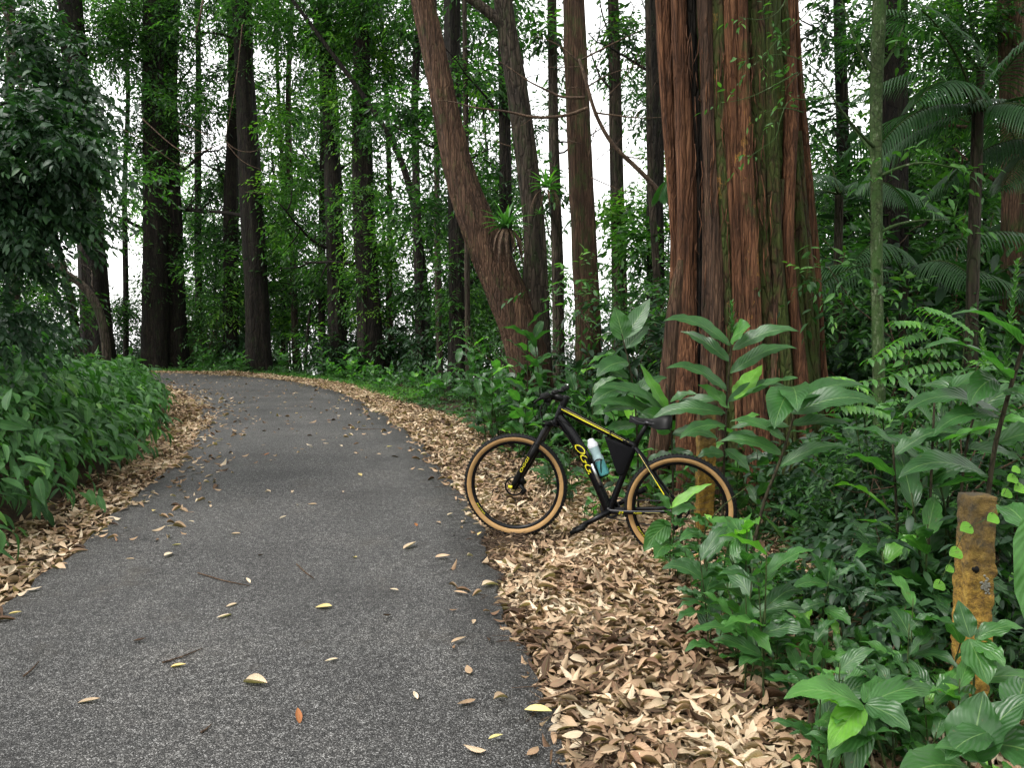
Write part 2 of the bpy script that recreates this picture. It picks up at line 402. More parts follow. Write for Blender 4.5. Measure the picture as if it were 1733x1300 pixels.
m, nt, out = newmat('asphalt'); L = nt.links.new
geo = N(nt, 'ShaderNodeNewGeometry'); P = geo.outputs['Position']
vo = N(nt, 'ShaderNodeTexVoronoi'); vo.inputs['Scale'].default_value = 200; L(P, vo.inputs['Vector'])
sp = N(nt, 'ShaderNodeSeparateColor'); L(vo.outputs['Color'], sp.inputs[0])
stone = ramp(nt, sp.outputs[0], [(0, (.026, .025, .025)), (.5, (.056, .054, .053)), (.74, (.115, .112, .108)), (.9, (.20, .197, .192)), (1, (.31, .305, .30))])
edge = ramp(nt, vo.outputs['Distance'], [(.35, (1, 1, 1)), (.8, (.28, .28, .29))])
c = mixc(nt, 1.0, stone, edge, 'MULTIPLY')
big = noise(nt, P, 1.1, 7, .65); c = mixc(nt, 1.0, c, ramp(nt, big, [(.3, (.66, .65, .65)), (.5, (1.0, 1.0, 1.0)), (.7, (1.32, 1.29, 1.25))]), 'MULTIPLY')
st_ = noise(nt, mapping(nt, P, (.6, .6, .6)), 3.2, 6, .7); sm_ = N(nt, 'ShaderNodeMapRange'); L(st_, sm_.inputs[0]); sm_.inputs[1].default_value = .58; sm_.inputs[2].default_value = .72; c = mixc(nt, mathn(nt, 'MULTIPLY', sm_.outputs[0], .35), c, (.075, .062, .048))
fine = noise(nt, P, 28, 4, .7); c = mixc(nt, 1.0, c, ramp(nt, fine, [(.35, (.6, .6, .6)), (.65, (1.4, 1.4, 1.38))]), 'MULTIPLY')
pb = N(nt, 'ShaderNodeBsdfPrincipled'); L(c, pb.inputs['Base Color']); pb.inputs['Roughness'].default_value = .62; pb.inputs['Specular IOR Level'].default_value = .35
hh = mathn(nt, 'ADD', mathn(nt, 'MULTIPLY', vo.outputs['Distance'], -1.0), mathn(nt, 'MULTIPLY', sp.outputs[1], .6))
L(bump(nt, mathn(nt, 'ADD', hh, mathn(nt, 'MULTIPLY', fine, 1.2)), .8, .006), pb.inputs['Normal']); L(pb.outputs[0], out.inputs[0]); M_ROAD = m

def flat_mat(name, col, rough=.5, metal=0, spec=.5, coat=0, nsc=40, nv=.12, trans=0, alpha=1, bd=0):
    m, nt, out = newmat(name); L = nt.links.new
    tc = N(nt, 'ShaderNodeTexCoord'); nz = noise(nt, tc.outputs['Object'], nsc, 3)
    c = ramp(nt, nz, [(.3, tuple(x * (1 - nv) for x in col)), (.7, tuple(min(1, x * (1 + nv)) for x in col))])
    pb = N(nt, 'ShaderNodeBsdfPrincipled'); L(c, pb.inputs['Base Color']); pb.inputs['Roughness'].default_value = rough; pb.inputs['Metallic'].default_value = metal
    pb.inputs['Specular IOR Level'].default_value = spec; pb.inputs['Coat Weight'].default_value = coat; pb.inputs['Transmission Weight'].default_value = trans
    if bd: L(bump(nt, nz, .5, bd), pb.inputs['Normal'])
    L(pb.outputs[0], out.inputs[0]); return m
K_FRAME = flat_mat('black_paint', (.003, .003, .004), .25, spec=.22)
K_MATTE = flat_mat('black_matte', (.004, .004, .004), .42, spec=.14)
K_RUB = flat_mat('rubber', (.012, .012, .012), .8, spec=.15, bd=.001)
K_TAN = flat_mat('tan_sidewall', (.34, .20, .08), .7, spec=.3, nsc=25)
K_YEL = flat_mat('yellow_decal', (.62, .56, .02), .35)
K_GOLD = flat_mat('pale_yellow_decal', (.62, .52, .18), .35)
K_SIL = flat_mat('brushed_metal', (.55, .56, .58), .3, metal=.9)
K_DSTEEL = flat_mat('dark_steel', (.04, .04, .043), .38, metal=.8)
K_BAG = flat_mat('bag_cloth', (.005, .005, .006), .9, spec=.1, bd=.001)
K_WHITE = flat_mat('bottle_white', (.62, .64, .68), .35, trans=.2)
K_CLEAR = flat_mat('bottle_clear', (.42, .58, .60), .25, trans=.35)
K_TEAL = flat_mat('bottle_teal', (.10, .36, .38), .25, trans=.3)
m, nt, out = newmat('ochre_concrete'); L = nt.links.new
tc = N(nt, 'ShaderNodeTexCoord'); P = tc.outputs['Object']
a = noise(nt, P, 7, 6, .7); b = noise(nt, P, 30, 6, .7); g = N(nt, 'ShaderNodeSeparateXYZ'); L(P, g.inputs[0])
c = ramp(nt, b, [(.3, (.08, .042, .01)), (.5, (.30, .17, .022)), (.7, (.46, .29, .05))])
dk = N(nt, 'ShaderNodeMapRange'); L(mathn(nt, 'ADD', mathn(nt, 'MULTIPLY', g.outputs[2], .55), mathn(nt, 'MULTIPLY', a, .9)), dk.inputs[0]); dk.inputs[1].default_value = .78; dk.inputs[2].default_value = 1.0
c = mixc(nt, dk.outputs[0], c, (.04, .030, .014)); c = mixc(nt, 1.0, c, ramp(nt, noise(nt, P, 14, 8, .8), [(.38, (.35, .36, .3)), (.52, (1, 1, 1))]), 'MULTIPLY')
sc_ = noise(nt, P, 11, 3); mm = N(nt, 'ShaderNodeMapRange'); L(sc_, mm.inputs[0]); mm.inputs[1].default_value = .69; mm.inputs[2].default_value = .73
c = mixc(nt, mm.outputs[0], c, (.35, .33, .28))
pb = N(nt, 'ShaderNodeBsdfPrincipled'); L(c, pb.inputs['Base Color']); pb.inputs['Roughness'].default_value = .92
L(bump(nt, mathn(nt, 'ADD', a, b), 1.0, .02), pb.inputs['Normal']); L(pb.outputs[0], out.inputs[0]); M_POST = m

# ------------------------------------------------------------------ ground and road
n = 380
u = np.linspace(-1, 1, n); gx = 3.2 * np.sinh(7.6 * u) ; gy = 8 + 3.4 * np.sinh(7.6 * u)
X, Y = np.meshgrid(gx, gy); Z = ground(np.c_[X.ravel(), Y.ravel()])
Z = np.maximum(Z, -150 - 4 * np.sin(X.ravel() / 400))
i = np.arange(n - 1)[:, None] * n + np.arange(n - 1)[None]
q = np.stack([i, i + 1, i + n + 1, i + n], -1).reshape(-1, 4)
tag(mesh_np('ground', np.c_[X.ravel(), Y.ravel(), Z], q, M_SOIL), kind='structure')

m_ = 520; A = resamp(LE, m_); B = resamp(RE, m_)
# pair the edges by nearest point so the strips stay square
s_ = np.linspace(0, 1, 15)[None, :, None]
ja = (vnoise(np.arange(m_) * .35, np.zeros(m_), seed=5) - .5) * .12; jb = (vnoise(np.arange(m_) * .35, np.zeros(m_), seed=9) - .5) * .12 + (vnoise(np.arange(m_) * 1.3, np.zeros(m_), seed=19) - .5) * .06
dAB = nrm(B - A); A2 = A + dAB * ja[:, None]; B2 = B + dAB * jb[:, None]
W = A2[:, None] * (1 - s_) + B2[:, None] * s_
Zr = .012 + .02 * np.sin(np.pi * s_[..., 0]) + 0 * W[..., 0]; Zr[:, 0] = -.1; Zr[:, -1] = -.1
W[:, 1] = W[:, 0] + dAB * .03; W[:, -2] = W[:, -1] - dAB * .03
Vr = np.concatenate([W, Zr[..., None]], -1).reshape(-1, 3)
i = np.arange(m_ - 1)[:, None] * 15 + np.arange(14)[None]
tag(mesh_np('road', Vr, np.stack([i, i + 1, i + 16, i + 15], -1).reshape(-1, 4), M_ROAD), kind='structure')

# ------------------------------------------------------------------ leaf litter
def edge_points(rng, Pl, n, side, efun, smin=1.0, smax=None, pw=1.0):
    s = np.r_[0, np.cumsum(np.linalg.norm(np.diff(Pl, axis=0), axis=1))]
    t = smin + (smax - smin) * rng.random(n) ** pw
    p = np.stack([np.interp(t, s, Pl[:, 0]), np.interp(t, s, Pl[:, 1])], 1); q = np.stack([np.interp(t + .3, s, Pl[:, 0]), np.interp(t + .3, s, Pl[:, 1])], 1)
    d = nrm(q - p); nn = np.c_[d[:, 1], -d[:, 0]] * side
    e = efun(rng.random(n), p)
    return p + nn * e[:, None], e
rng = np.random.default_rng(5)
sl = lambda yq: np.interp(yq, RE[:, 1], np.r_[0, np.cumsum(np.linalg.norm(np.diff(RE, axis=0), axis=1))])
PTS = []
def wavy(p): return .14 * (vnoise(p[:, 0] * 2.2, p[:, 1] * 2.2, seed=7) - .5) + .08 * (vnoise(p[:, 0] * 7, p[:, 1] * 7, seed=8) - .5)
# right verge, close to the camera
a, e = edge_points(rng, RE, 25000, 1, lambda r, p: wavy(p) - .02 + r ** 1.15 * 2.3, sl(1.7), sl(7.2)); PTS.append(a)
a, e = edge_points(rng, RE, 6500, 1, lambda r, p: wavy(p) + 1.6 + r * 3.0, sl(1.7), sl(9.0)); PTS.append(a)
a, e = edge_points(rng, RE, 15000, 1, lambda r, p: wavy(p) - .04 + r ** 1.2 * np.interp(p[:, 1], [7, 9, 14, 22], [1.5, 1.1, 1.05, .9]), sl(7.2), sl(24.0), 1.2); PTS.append(a)
a, e = edge_points(rng, RE, 300, 1, lambda r, p: -.35 * r ** 2.2, sl(1.7), sl(24.0)); PTS.append(a)
# left verge
sL = np.r_[0, np.cumsum(np.linalg.norm(np.diff(LE, axis=0), axis=1))]; sl2 = lambda yq: np.interp(yq, LE[:, 1], sL)
a, e = edge_points(rng, LE, 9000, -1, lambda r, p: -.08 + wavy(p) + r * .62, sl2(2.6), sl2(19)); PTS.append(a)
a, e = edge_points(rng, LE, 500, -1, lambda r, p: -.7 * r ** 2.0 + .0, sl2(5), sl2(19)); PTS.append(a)
# far part of the road: specks of blown leaves
a, e = edge_points(rng, RE, 420, 1, lambda r, p: -3.0 * r, sl(8.5), sl(23.5)); PTS.append(a)
PT = np.concatenate(PTS); nL = len(PT)
onroad = (signed(REc, PT) < -.06) & (-signed(LEc, PT) < -.06)
hz = np.where(onroad, .034, ground(PT) + .008 + .06 * rng.random(nL) ** 1.2)
fc = at(872, 912, 5.36); dw = np.hypot(PT[:, 0] - fc[0], (PT[:, 1] - fc[1]) * .9); hz = np.where(dw < .42, hz - .06 * (1 - (dw / .42) ** 3), hz)
Pp = np.c_[PT, np.maximum(hz, np.where(onroad & (dw > .42), .034, np.where(onroad, .02, -9)))]
az = rng.random(nL) * 2 * np.pi; tilt = rng.normal(0, np.where(onroad, .06, .20))
Xd = np.c_[np.cos(az), np.sin(az), np.tan(tilt)]
Nn = np.c_[rng.normal(0, np.where(onroad, .1, .36), nL), rng.normal(0, np.where(onroad, .1, .36), nL), np.ones(nL)] 
Sz = .045 + .05 * rng.random(nL) + .04 * (rng.random(nL) > .9)
V, T, Lf = place_leaves(DRY, Pp, Xd, Nn, Sz, rng, .35, tone=np.clip(rng.normal(.56, .28, nL) + .55 * (vnoise(PT[:, 0] * 2.6, PT[:, 1] * 2.6, seed=44) - .55), 0, 1), twist=rng.uniform(-2.2, 2.4, nL))
mb = MB(); mb.add(V, None, T, Lf)
tag(mb.build('leaf_litter', G_DRY), 'dry tan leaves piled deep along both edges of the road', 'leaf litter', kind='stuff')
# twigs and needles in the litter
mb = MB()
for k in range(1500):
    p, e = edge_points(rng, RE, 1, 1, lambda r, p: (r * 2.2 if k % 3 == 0 else r * .35) - .1, sl(1.7), sl(9)); p = p[0]; a = rng.random() * 6.28; l = rng.uniform(.05, .28)
    z = max(gz(*p), -.3) + .045
    mid = np.array([p[0], p[1], z]) + np.array([math.cos(a), math.sin(a), 0]) * l * .5 + rng.normal(0, .012, 3)
    mb.tube([(p[0], p[1], z), mid, (p[0] + l * math.cos(a), p[1] + l * math.sin(a), z + rng.uniform(-.01, .02))], [.0028, .0025, .001], 4, leaf=(.1, 0, .5, 1))
tag(mb.build('twig_litter', B_TWIG), 'thin brown twigs and needles strewn through the dry leaf litter', 'twigs', kind='stuff')

# loose leaves lying on the asphalt (photo positions), each its own thing
rng = np.random.default_rng(11)
SPOTS = [(432, 1160, .12, 'folded', 'large folded pale leaf lying alone on the near asphalt'), (380, 1046, .09, '', 'pale leaf with a pointed tail just below a reddish leaf on the asphalt'),
 (392, 1027, .075, 'red', 'pinkish brown leaf just above a pale pointed leaf on the asphalt'), (236, 1088, .07, 'brown', 'dark brown curled leaf lying alone on the left of the near road'),
 (420, 985, .07, '', 'narrow tan leaf resting against a long twig on the road'), (601, 945, .05, 'yellow', 'small round pale yellow leaf in the middle of the road'),
 (776, 1086, .08, '', 'greyish tan leaf right of centre on the near asphalt'), (655, 1046, .07, 'brown', 'dull tan leaf in mid road between two paler leaves'),
 (839, 1251, .055, 'yellow', 'small squarish cream leaf at the bottom of the road'), (911, 1208, .13, 'yellow', 'long yellowish tan leaf beside the litter at the bottom of the road'),
 (694, 926, .14, '', 'broad shredded pale leaf flattened on the asphalt in front of the bicycle'), (749, 944, .10, '', 'torn pale leaf flattened on the asphalt just right of a shredded one'),
 (505, 1216, .09, 'red', 'faint pinkish leaf pressed onto the asphalt near the bottom'), (299, 924, .06, 'yellow', 'upright little yellow leaf above a long thin tan leaf'),
 (285, 941, .11, '', 'long thin tan leaf beneath a small yellow leaf on the left of the road'), (441, 943, .07, 'brown', 'brownish leaf lying just left of the small round yellow leaf'),
 (26, 1040, .06, 'yellow', 'small yellow leaf near the left edge of the asphalt'), (220, 948, .06, '', 'short straight tan leaf on the left side of the asphalt')]
g0 = [(335, 820), (455, 832), (497, 834), (500, 856), (449, 833), (481, 877), (529, 855), (355, 858), (313, 834), (322, 884), (264, 866), (290, 892), (212, 896), (400, 905), (584, 834),
      (608, 805), (524, 757), (533, 735), (600, 768), (455, 770), (371, 768), (377, 744), (410, 736), (430, 718), (500, 700), (560, 712), (620, 722), (660, 757), (640, 640 + 130), (700, 890), (760, 872), (812, 905), (806, 888), (545, 1030), (668, 1000), (300, 1130), (150, 1190), (560, 1120), (700, 1180)]
leafbase = {}
for kind in ('', 'folded', 'red', 'brown', 'yellow'):
    tp = leaf_template(6, 1, fold=.5 if kind == 'folded' else .2, droop=-.12 if kind != 'brown' else -.35, wid=.34 if kind != 'yellow' else .42)
    tone = {'': .8, 'folded': .95, 'red': 1.0, 'brown': .05, 'yellow': .6}[kind]
    V, T, Lf = place_leaves(tp, np.zeros((1, 3)), np.array([[1., 0, 0]]), np.array([[0, 0, 1.]]), np.array([1.]), rng, .1, tone=np.array([tone]))
    V[:, 0] -= .5; leafbase[kind] = (V, T, Lf)
def road_leaf(px, py, s, kind, label, group=None):
    d = at(px, py, 1.0) - CAM; p = CAM + d * ((.03 - 1.5) / d[2])
    V, T, Lf = leafbase[kind]
    me = leafbase.get('m' + kind)
    if me is None:
        o = mesh_np('fallen_leaf', V, T, G_YEL if kind == 'yellow' else G_DRY, leaf=Lf); leafbase['m' + kind] = o.data
    else: o = bpy.data.objects.new('fallen_leaf', me); COL.objects.link(o)
    o.location = (p[0], p[1], .034); o.scale = (s, s * rng.uniform(.8, 1.2), s); o.rotation_euler = (rng.normal(0, .12), rng.normal(0, .1), rng.random() * 6.28)
    return tag(o, label, 'leaf', group or 'single leaves lying on the asphalt')
for a in SPOTS: road_leaf(*a)
SM = []
for px, py in g0:
    px += rng.uniform(-4, 4); d = at(px, py, 1.0) - CAM
    dist = 1.47 / -d[2]
    far = py < 790
    kind = ['', 'yellow', '', 'red'][rng.integers(4)]
    o = road_leaf(px, py, rng.uniform(.05, .09), kind, 'x', 'small leaves on the asphalt'); SM.append((px, py, kind, o))
ORD = ['leftmost', 'second', 'third', 'fourth', 'fifth', 'sixth', 'seventh', 'eighth', 'ninth', 'tenth', 'eleventh', 'twelfth']
for lo, hi, ph in ((0, 735, 'on the road far beyond the bicycle'), (735, 780, 'on the road just beyond the bicycle'), (780, 845, 'on the road level with the front hub'), (845, 885, 'on the road level with the tyre bottom'), (885, 960, 'on the road just nearer than the bicycle'), (960, 1400, 'on the near asphalt')):
    M_ = sorted([m_2 for m_2 in SM if lo <= m_2[1] < hi], key=lambda a: a[0])
    for i, (px, py, kind, o) in enumerate(M_): o['label'] = ('leftmost' if i == 0 else 'rightmost' if i == len(M_) - 1 else ORD[i] + ' from left') + ' small ' + {'': 'tan', 'yellow': 'yellowish', 'red': 'pinkish'}[kind] + ' leaf ' + ph
for j, (x0, y0, x1, y1, lab) in enumerate([(335, 970, 422, 992, 'long thin brown twig lying across the left of the road'), (502, 955, 532, 980, 'short brown twig in the middle of the road'), (275, 1122, 342, 1098, 'thin reddish twig left of the large folded leaf'),
     (580, 723, 648, 726, 'dark twig lying across the far road'), (40, 1145, 66, 1120, 'pale bit of twig on the left of the near road'), (340, 1240, 358, 1226, 'tiny straw at the bottom of the road')]):
    mb = MB(); P3 = []
    for t in (0, .5, 1):
        d = at(x0 + (x1 - x0) * t, y0 + (y1 - y0) * t + (2 if t == .5 else 0), 1.0) - CAM; P3.append(CAM + d * ((.038 - 1.5) / d[2]))
    mb.tube(P3, [.0045, .004, .002], 6, leaf=(.1, 0, .5, 1)); tag(mb.build('twig', B_TWIG, origin=P3[0]), lab, 'twig', 'twigs on the asphalt')

# ------------------------------------------------------------------ trees
def trunk_mesh(mb, P, R, seed=0, sides=40, furrow=.09, nf=11, step=.16, flare=0.0, tone=.3, spiral=.25):
    """tapering trunk with wandering vertical furrows"""
    P = np.asarray(P, float); s = np.r_[0, np.cumsum(np.linalg.norm(np.diff(P, axis=0), axis=1))]
    m = max(6, int(s[-1] / step)); t = np.linspace(0, s[-1], m)
    # smooth path
    if len(P) > 2:
        c = np.stack([np.interp(t, s, P[:, k]) for k in range(3)], 1); r = np.interp(t, s, R)
        kk = max(1, m // 14)
        for _ in range(2):
            pad = np.vstack([2 * c[0] - c[kk:0:-1], c, 2 * c[-1] - c[-2:-kk - 2:-1]]) if m > 2 * kk + 2 else c
            if len(pad) > m: c = np.stack([np.convolve(pad[:, k], np.ones(2 * kk + 1) / (2 * kk + 1), 'valid') for k in range(3)], 1)
    else: c = np.stack([np.interp(t, s, P[:, k]) for k in range(3)], 1); r = np.interp(t, s, R)
    T = nrm(np.gradient(c, axis=0)); a = nrm(np.cross(T, [0, -1., 0])); b = nrm(np.cross(T, a))
    th = np.arange(sides) / sides * 2 * np.pi
    TH_, TT = np.meshgrid(th, t)
    ca, sa = np.cos(TH_), np.sin(TH_)
    w1 = vnoise(ca * nf * .35 + 5, sa * nf * .35, TT * .35, seed=seed); w2 = vnoise(ca * nf, sa * nf, TT * .9, seed=seed + 1); w3 = vnoise(ca * nf * 2.2, sa * nf * 2.2, TT * 2.2, seed=seed + 2)
    rid = 1 - np.abs(2 * w2 - 1) * 1.0
    k = 1 + (w1 - .5) * .3 + furrow * (rid - .5) * 1.6 + furrow * .6 * (w3 - .5)
    if flare: k = k + flare * np.exp(-TT / .45) * (.55 + 1.0 * vnoise(ca * 1.4, sa * 1.4, 0, seed=seed + 4))
    V = c[:, None] + (r[:, None] * k)[..., None] * (ca[..., None] * a[:, None] + sa[..., None] * b[:, None])
    i = np.arange(m - 1)[:, None] * sides; kx = np.arange(sides)[None]
    q = np.stack([i + kx, i + (kx + 1) % sides, i + sides + (kx + 1) % sides, i + sides + kx], -1).reshape(-1, 4)
    V = V.reshape(-1, 3); mb.add(V, q, None, np.tile([tone, .5, .5, 1.], (len(V), 1)))

def limb(mb, rng, p0, d, L, r, depth=0, twigs=None, sides=6):
    """a crooked limb with side twigs"""
    n = 7; P = [np.array(p0)]; d = nrm(np.array(d, float))
    for i in range(n):
        d = nrm(d + rng.normal(0, .16, 3) + np.array([0, 0, .03])); P.append(P[-1] + d * L / n)
    mb.tube(P, np.linspace(r, r * .3, n + 1), sides, leaf=(.1, 0, .5, 1))
    if twigs is not None: twigs.append(P[-1])
    if depth > 0:
        for i in range(2, n + 1, 1 if depth > 1 else 2):
            dd = nrm(d + rng.normal(0, .8, 3)); limb(mb, rng, P[i], dd, L * rng.uniform(.3, .55), r * .45, depth - 1, twigs, max(4, sides - 1))
    return P

def foliage(mb, rng, blobs, leaf, k=7, tpl=LO, droop=.3, slen=None, flat=.62, tone=None, sub=.36):
    for c, r, n in blobs:
        O, D, sc = blob_sprays(rng, np.array(c), r, n, flat, sub)
        P, X, Nn, S = sprays(rng, O, D, k, slen or leaf * 3.2, leaf, droop)
        tn = None
        if tone is not None:
            # clump to clump differences of leaf tone
            base = tone - .06 + .75 * (sc - .5) ** 3 * 4 + .16 * (rng.random(n) - .5); tn = np.clip(np.tile(base, k) + rng.normal(0, .13, n * k), 0, 1)
        V, T, Lf = place_leaves(tpl, P, X, Nn, S, rng, tone=tn); mb.add(V, None, T, Lf)

def tree(name, label, depth, path, widths, bark, rng, crown=(), leafm=None, leaf=.17, climb=(), furrow=.09, group='tree trunks beyond the bend of the road', tone=.45, sides=34, flare=.25, topz=None, limbs=5, cat='tree', mtone=.3, dens=1.6):
    pts = [at(x, y, depth) for x, y in path]; g = gz(pts[0][0], depth)
    pts[0][2] = min(pts[0][2], g - .3) if pts[0][2] > g - .3 else pts[0][2]
    if pts[0][2] < g - .6: pts[0][2] = g - .6
    base = np.array([pts[0][0], pts[0][1], g]); R = [w_ * .5 * depth / F for w_ in widths]
    d = nrm(pts[-1] - pts[-2]); ext = 3.2 + depth * .12
    pts.append(pts[-1] + d * ext); R.append(R[-1] * .6)
    root = thing(name, base, label, cat, group); mb = MB()
    trunk_mesh(mb, pts, R, seed=int(rng.integers(999)), furrow=furrow, sides=sides, flare=flare, tone=mtone, step=.12 if depth < 15 else .2)
    mb.build('trunk', bark, root)
    tips = []
    for i in range(limbs):
        bb = MB()
        t = rng.uniform(.25, 1); j = min(int(t * (len(pts) - 1)), len(pts) - 2); p = pts[j] + (pts[j + 1] - pts[j]) * rng.random()
        limb(bb, rng, p, (rng.uniform(-1, 1), rng.uniform(-.4, .8), rng.uniform(0, .7)), rng.uniform(1.2, 2.8) * depth / 20, R[min(j, len(R) - 1)] * .22, 1, tips); bb.build('branch', bark, root)
    fm = MB(); bl = []
    for px, py, rp, n in crown:
        jd = depth + rng.uniform(-.6, .9) * rp * depth / F
        bl.append((at(px, py, jd), rp * depth / F, int(n * dens)))
    top = pts[-1]; bl.append((top + np.array([0, 0, .5]), 2.4, 260)); 
    for q in range(4): bl.append((pts[-2] + np.array([rng.uniform(-2.5, 2.5), rng.uniform(-1.5, 2.), rng.uniform(-.5, 3.5) if depth > 16.5 else rng.uniform(2.2, 4.5)]), 1.8, 110 if depth > 16.5 else 70))
    foliage(fm, rng, bl, leaf, tone=tone)
    cl = []
    for y0, y1, hw, n in climb:   # leaves of climbers wrapped round the trunk
        for yy in np.linspace(y0, y1, max(2, int(abs(y1 - y0) / 26))):
            xx = np.interp(-yy, [-p[1] for p in path], [p[0] for p in path]); cl.append((at(xx + rng.uniform(-.5, .5) * hw, yy, depth), hw * depth / F * rng.uniform(.8, 1.5), max(6, int(n * 48 / 100))))
    (fm.build('crown', leafm or G_FAR, root) if fm.n else None)
    if cl:
        cm = MB(); foliage(cm, rng, cl, leaf * .8, k=6, tone=.6); cm.build('climbing_leaves', leafm or G_FAR, root)
    return root

R1 = np.random.default_rng(21)
G1 = 'tall trunks beyond the bend of the road'
tree('tall_tree', 'dark single trunk, first tall tree from the left beyond the road bend', 25, [(166, 610), (160, 480), (148, 330), (128, 120), (118, 0)], [52, 44, 40, 36, 32], B_DARK, R1,
     crown=[(60, 60, 90, 230), (150, 40, 90, 200), (20, 20, 90, 170), (190, 60, 50, 70), (215, 110, 60, 90), (120, 190, 60, 90), (205, 330, 40, 40), (60, 330, 50, 60)], climb=[(200, 340, 30, 90)], group=G1)
tree('tall_tree', 'broad dark twin trunk with mossy green upper half, left of the road bend', 26, [(262, 615), (262, 480), (262, 330), (258, 120), (262, 0)], [46, 40, 36, 34, 34], B_DARK, R1,
     crown=[(250, 50, 85, 190), (200, 20, 60, 100), (300, 160, 60, 90), (220, 210, 60, 90), (270, 250, 50, 80), (330, 440, 40, 50)], climb=[(0, 300, 38, 190), (360, 500, 40, 70)], group=G1, tone=.62)
tree('tall_tree', 'dark twin stem close beside the broad mossy trunk', 26.6, [(297, 615), (292, 470), (288, 330), (282, 120), (290, 0)], [42, 36, 32, 28, 26], B_DARK, R1,
     crown=[(330, 130, 50, 60)], climb=[(0, 230, 30, 110)], group=G1)
tree('tall_tree', 'slimmer dark trunk standing just left of the tall straight trunk', 27, [(388, 600), (392, 480), (390, 330), (398, 160), (392, 0)], [26, 24, 22, 18, 16], B_DARK, R1,
     crown=[(360, 300, 50, 90), (350, 400, 45, 80), (440, 380, 40, 50), (345, 180, 45, 80), (330, 240, 45, 80), (372, 120, 30, 40), (200, 520, 40, 50)], group=G1)
tree('tall_tree', 'tall straight dark trunk in the middle of the road bend', 24.5, [(438, 620), (434, 480), (425, 330), (414, 150), (408, 0)], [42, 36, 33, 30, 28], B_DARK, R1,
     crown=[(480, 220, 40, 60), (520, 300, 40, 60), (540, 180, 40, 60), (460, 430, 40, 60), (470, 60, 70, 150), (460, 15, 70, 130), (500, 120, 50, 80), (355, 170, 50, 60), (470, 330, 45, 70)], climb=[(30, 110, 34, 120)], group=G1, tone=.62)
tree('tall_tree', 'leafy trunk wrapped in climbers, third from the leaning red tree', 23, [(572, 620), (570, 500), (566, 380), (560, 200), (549, 0)], [34, 29, 27, 24, 22], B_DARK, R1,
     crown=[(560, 40, 60, 120), (520, 70, 50, 70), (600, 80, 50, 80), (520, 430, 45, 60)], climb=[(10, 240, 34, 150), (380, 460, 48, 120)], group=G1, tone=.6)
tree('tall_tree', 'green shrouded trunk with leaves nearly to the ground', 22, [(628, 625), (625, 500), (616, 380), (612, 200), (612, 0)], [44, 38, 34, 30, 26], B_DARK, R1,
     crown=[(620, 40, 70, 150), (650, 110, 60, 110), (680, 60, 50, 90), (600, 160, 50, 80), (660, 420, 55, 100)], climb=[(0, 520, 42, 170)], group=G1, tone=.5)
tree('tall_tree', 'straight dark trunk just behind the leaning red trunk', 17, [(774, 620), (776, 500), (772, 380), (768, 200), (764, 0)], [34, 30, 28, 26, 25], B_DARK, R1,
     crown=[(720, 250, 50, 70), (700, 180, 55, 110), (690, 350, 45, 80)], climb=[(430, 560, 36, 90)], group=G1)
# leaning red tree with its two stems
def px_path(pp, d): return [at(x, y, d) for x, y in pp]
root = thing('forked_tree', (at(895, 600, 11)[0], 11, gz(at(895, 600, 11)[0], 11)), 'leaning reddish forked tree with peeling bark and bromeliads in its crook', 'tree', 'trees with reddish bark')
mb = MB(); fr = lambda a: [w_ * .40 * 11 / F for w_ in a]
trunk_mesh(mb, px_path([(925, 800), (903, 640), (888, 570), (860, 500), (826, 420), (798, 360), (772, 280), (756, 190), (737, 95), (713, 0), (690, -120)], 11), fr([100, 84, 80, 78, 74, 66, 58, 52, 48, 44, 38]), seed=3, furrow=.11, sides=60, nf=8, step=.07, tone=.22)
mb.build('trunk', B_RED2, root)
mb = MB(); trunk_mesh(mb, px_path([(915, 780), (906, 600), (908, 500), (908, 440), (905, 380), (893, 280), (880, 180), (862, 80), (850, 0), (838, -120)], 11.15), fr([80, 66, 54, 50, 46, 44, 42, 38, 36, 30]), seed=4, furrow=.11, sides=50, nf=8, step=.07, tone=.32)
mb.build('second_stem', B_GREY, root)
mb = MB(); mb.tube(dens(px_path([(866, 60), (846, 36), (820, 14), (785, -10), (740, -60)], 11.1), .1), np.linspace(.085, .05, len(dens(px_path([(866, 60), (846, 36), (820, 14), (785, -10), (740, -60)], 11.1), .1))), 12, leaf=(.3, 0, .5, 1)); mb.build('branch', B_GREY, root)
mb = MB(); foliage(mb, R1, [(at(700, -180, 11), 1.4, 160), (at(830, -200, 11.4), 1.5, 160), (at(800, -120, 12.5), 1.2, 80)], .1, tone=.4); mb.build('crown', G_FAR, root)

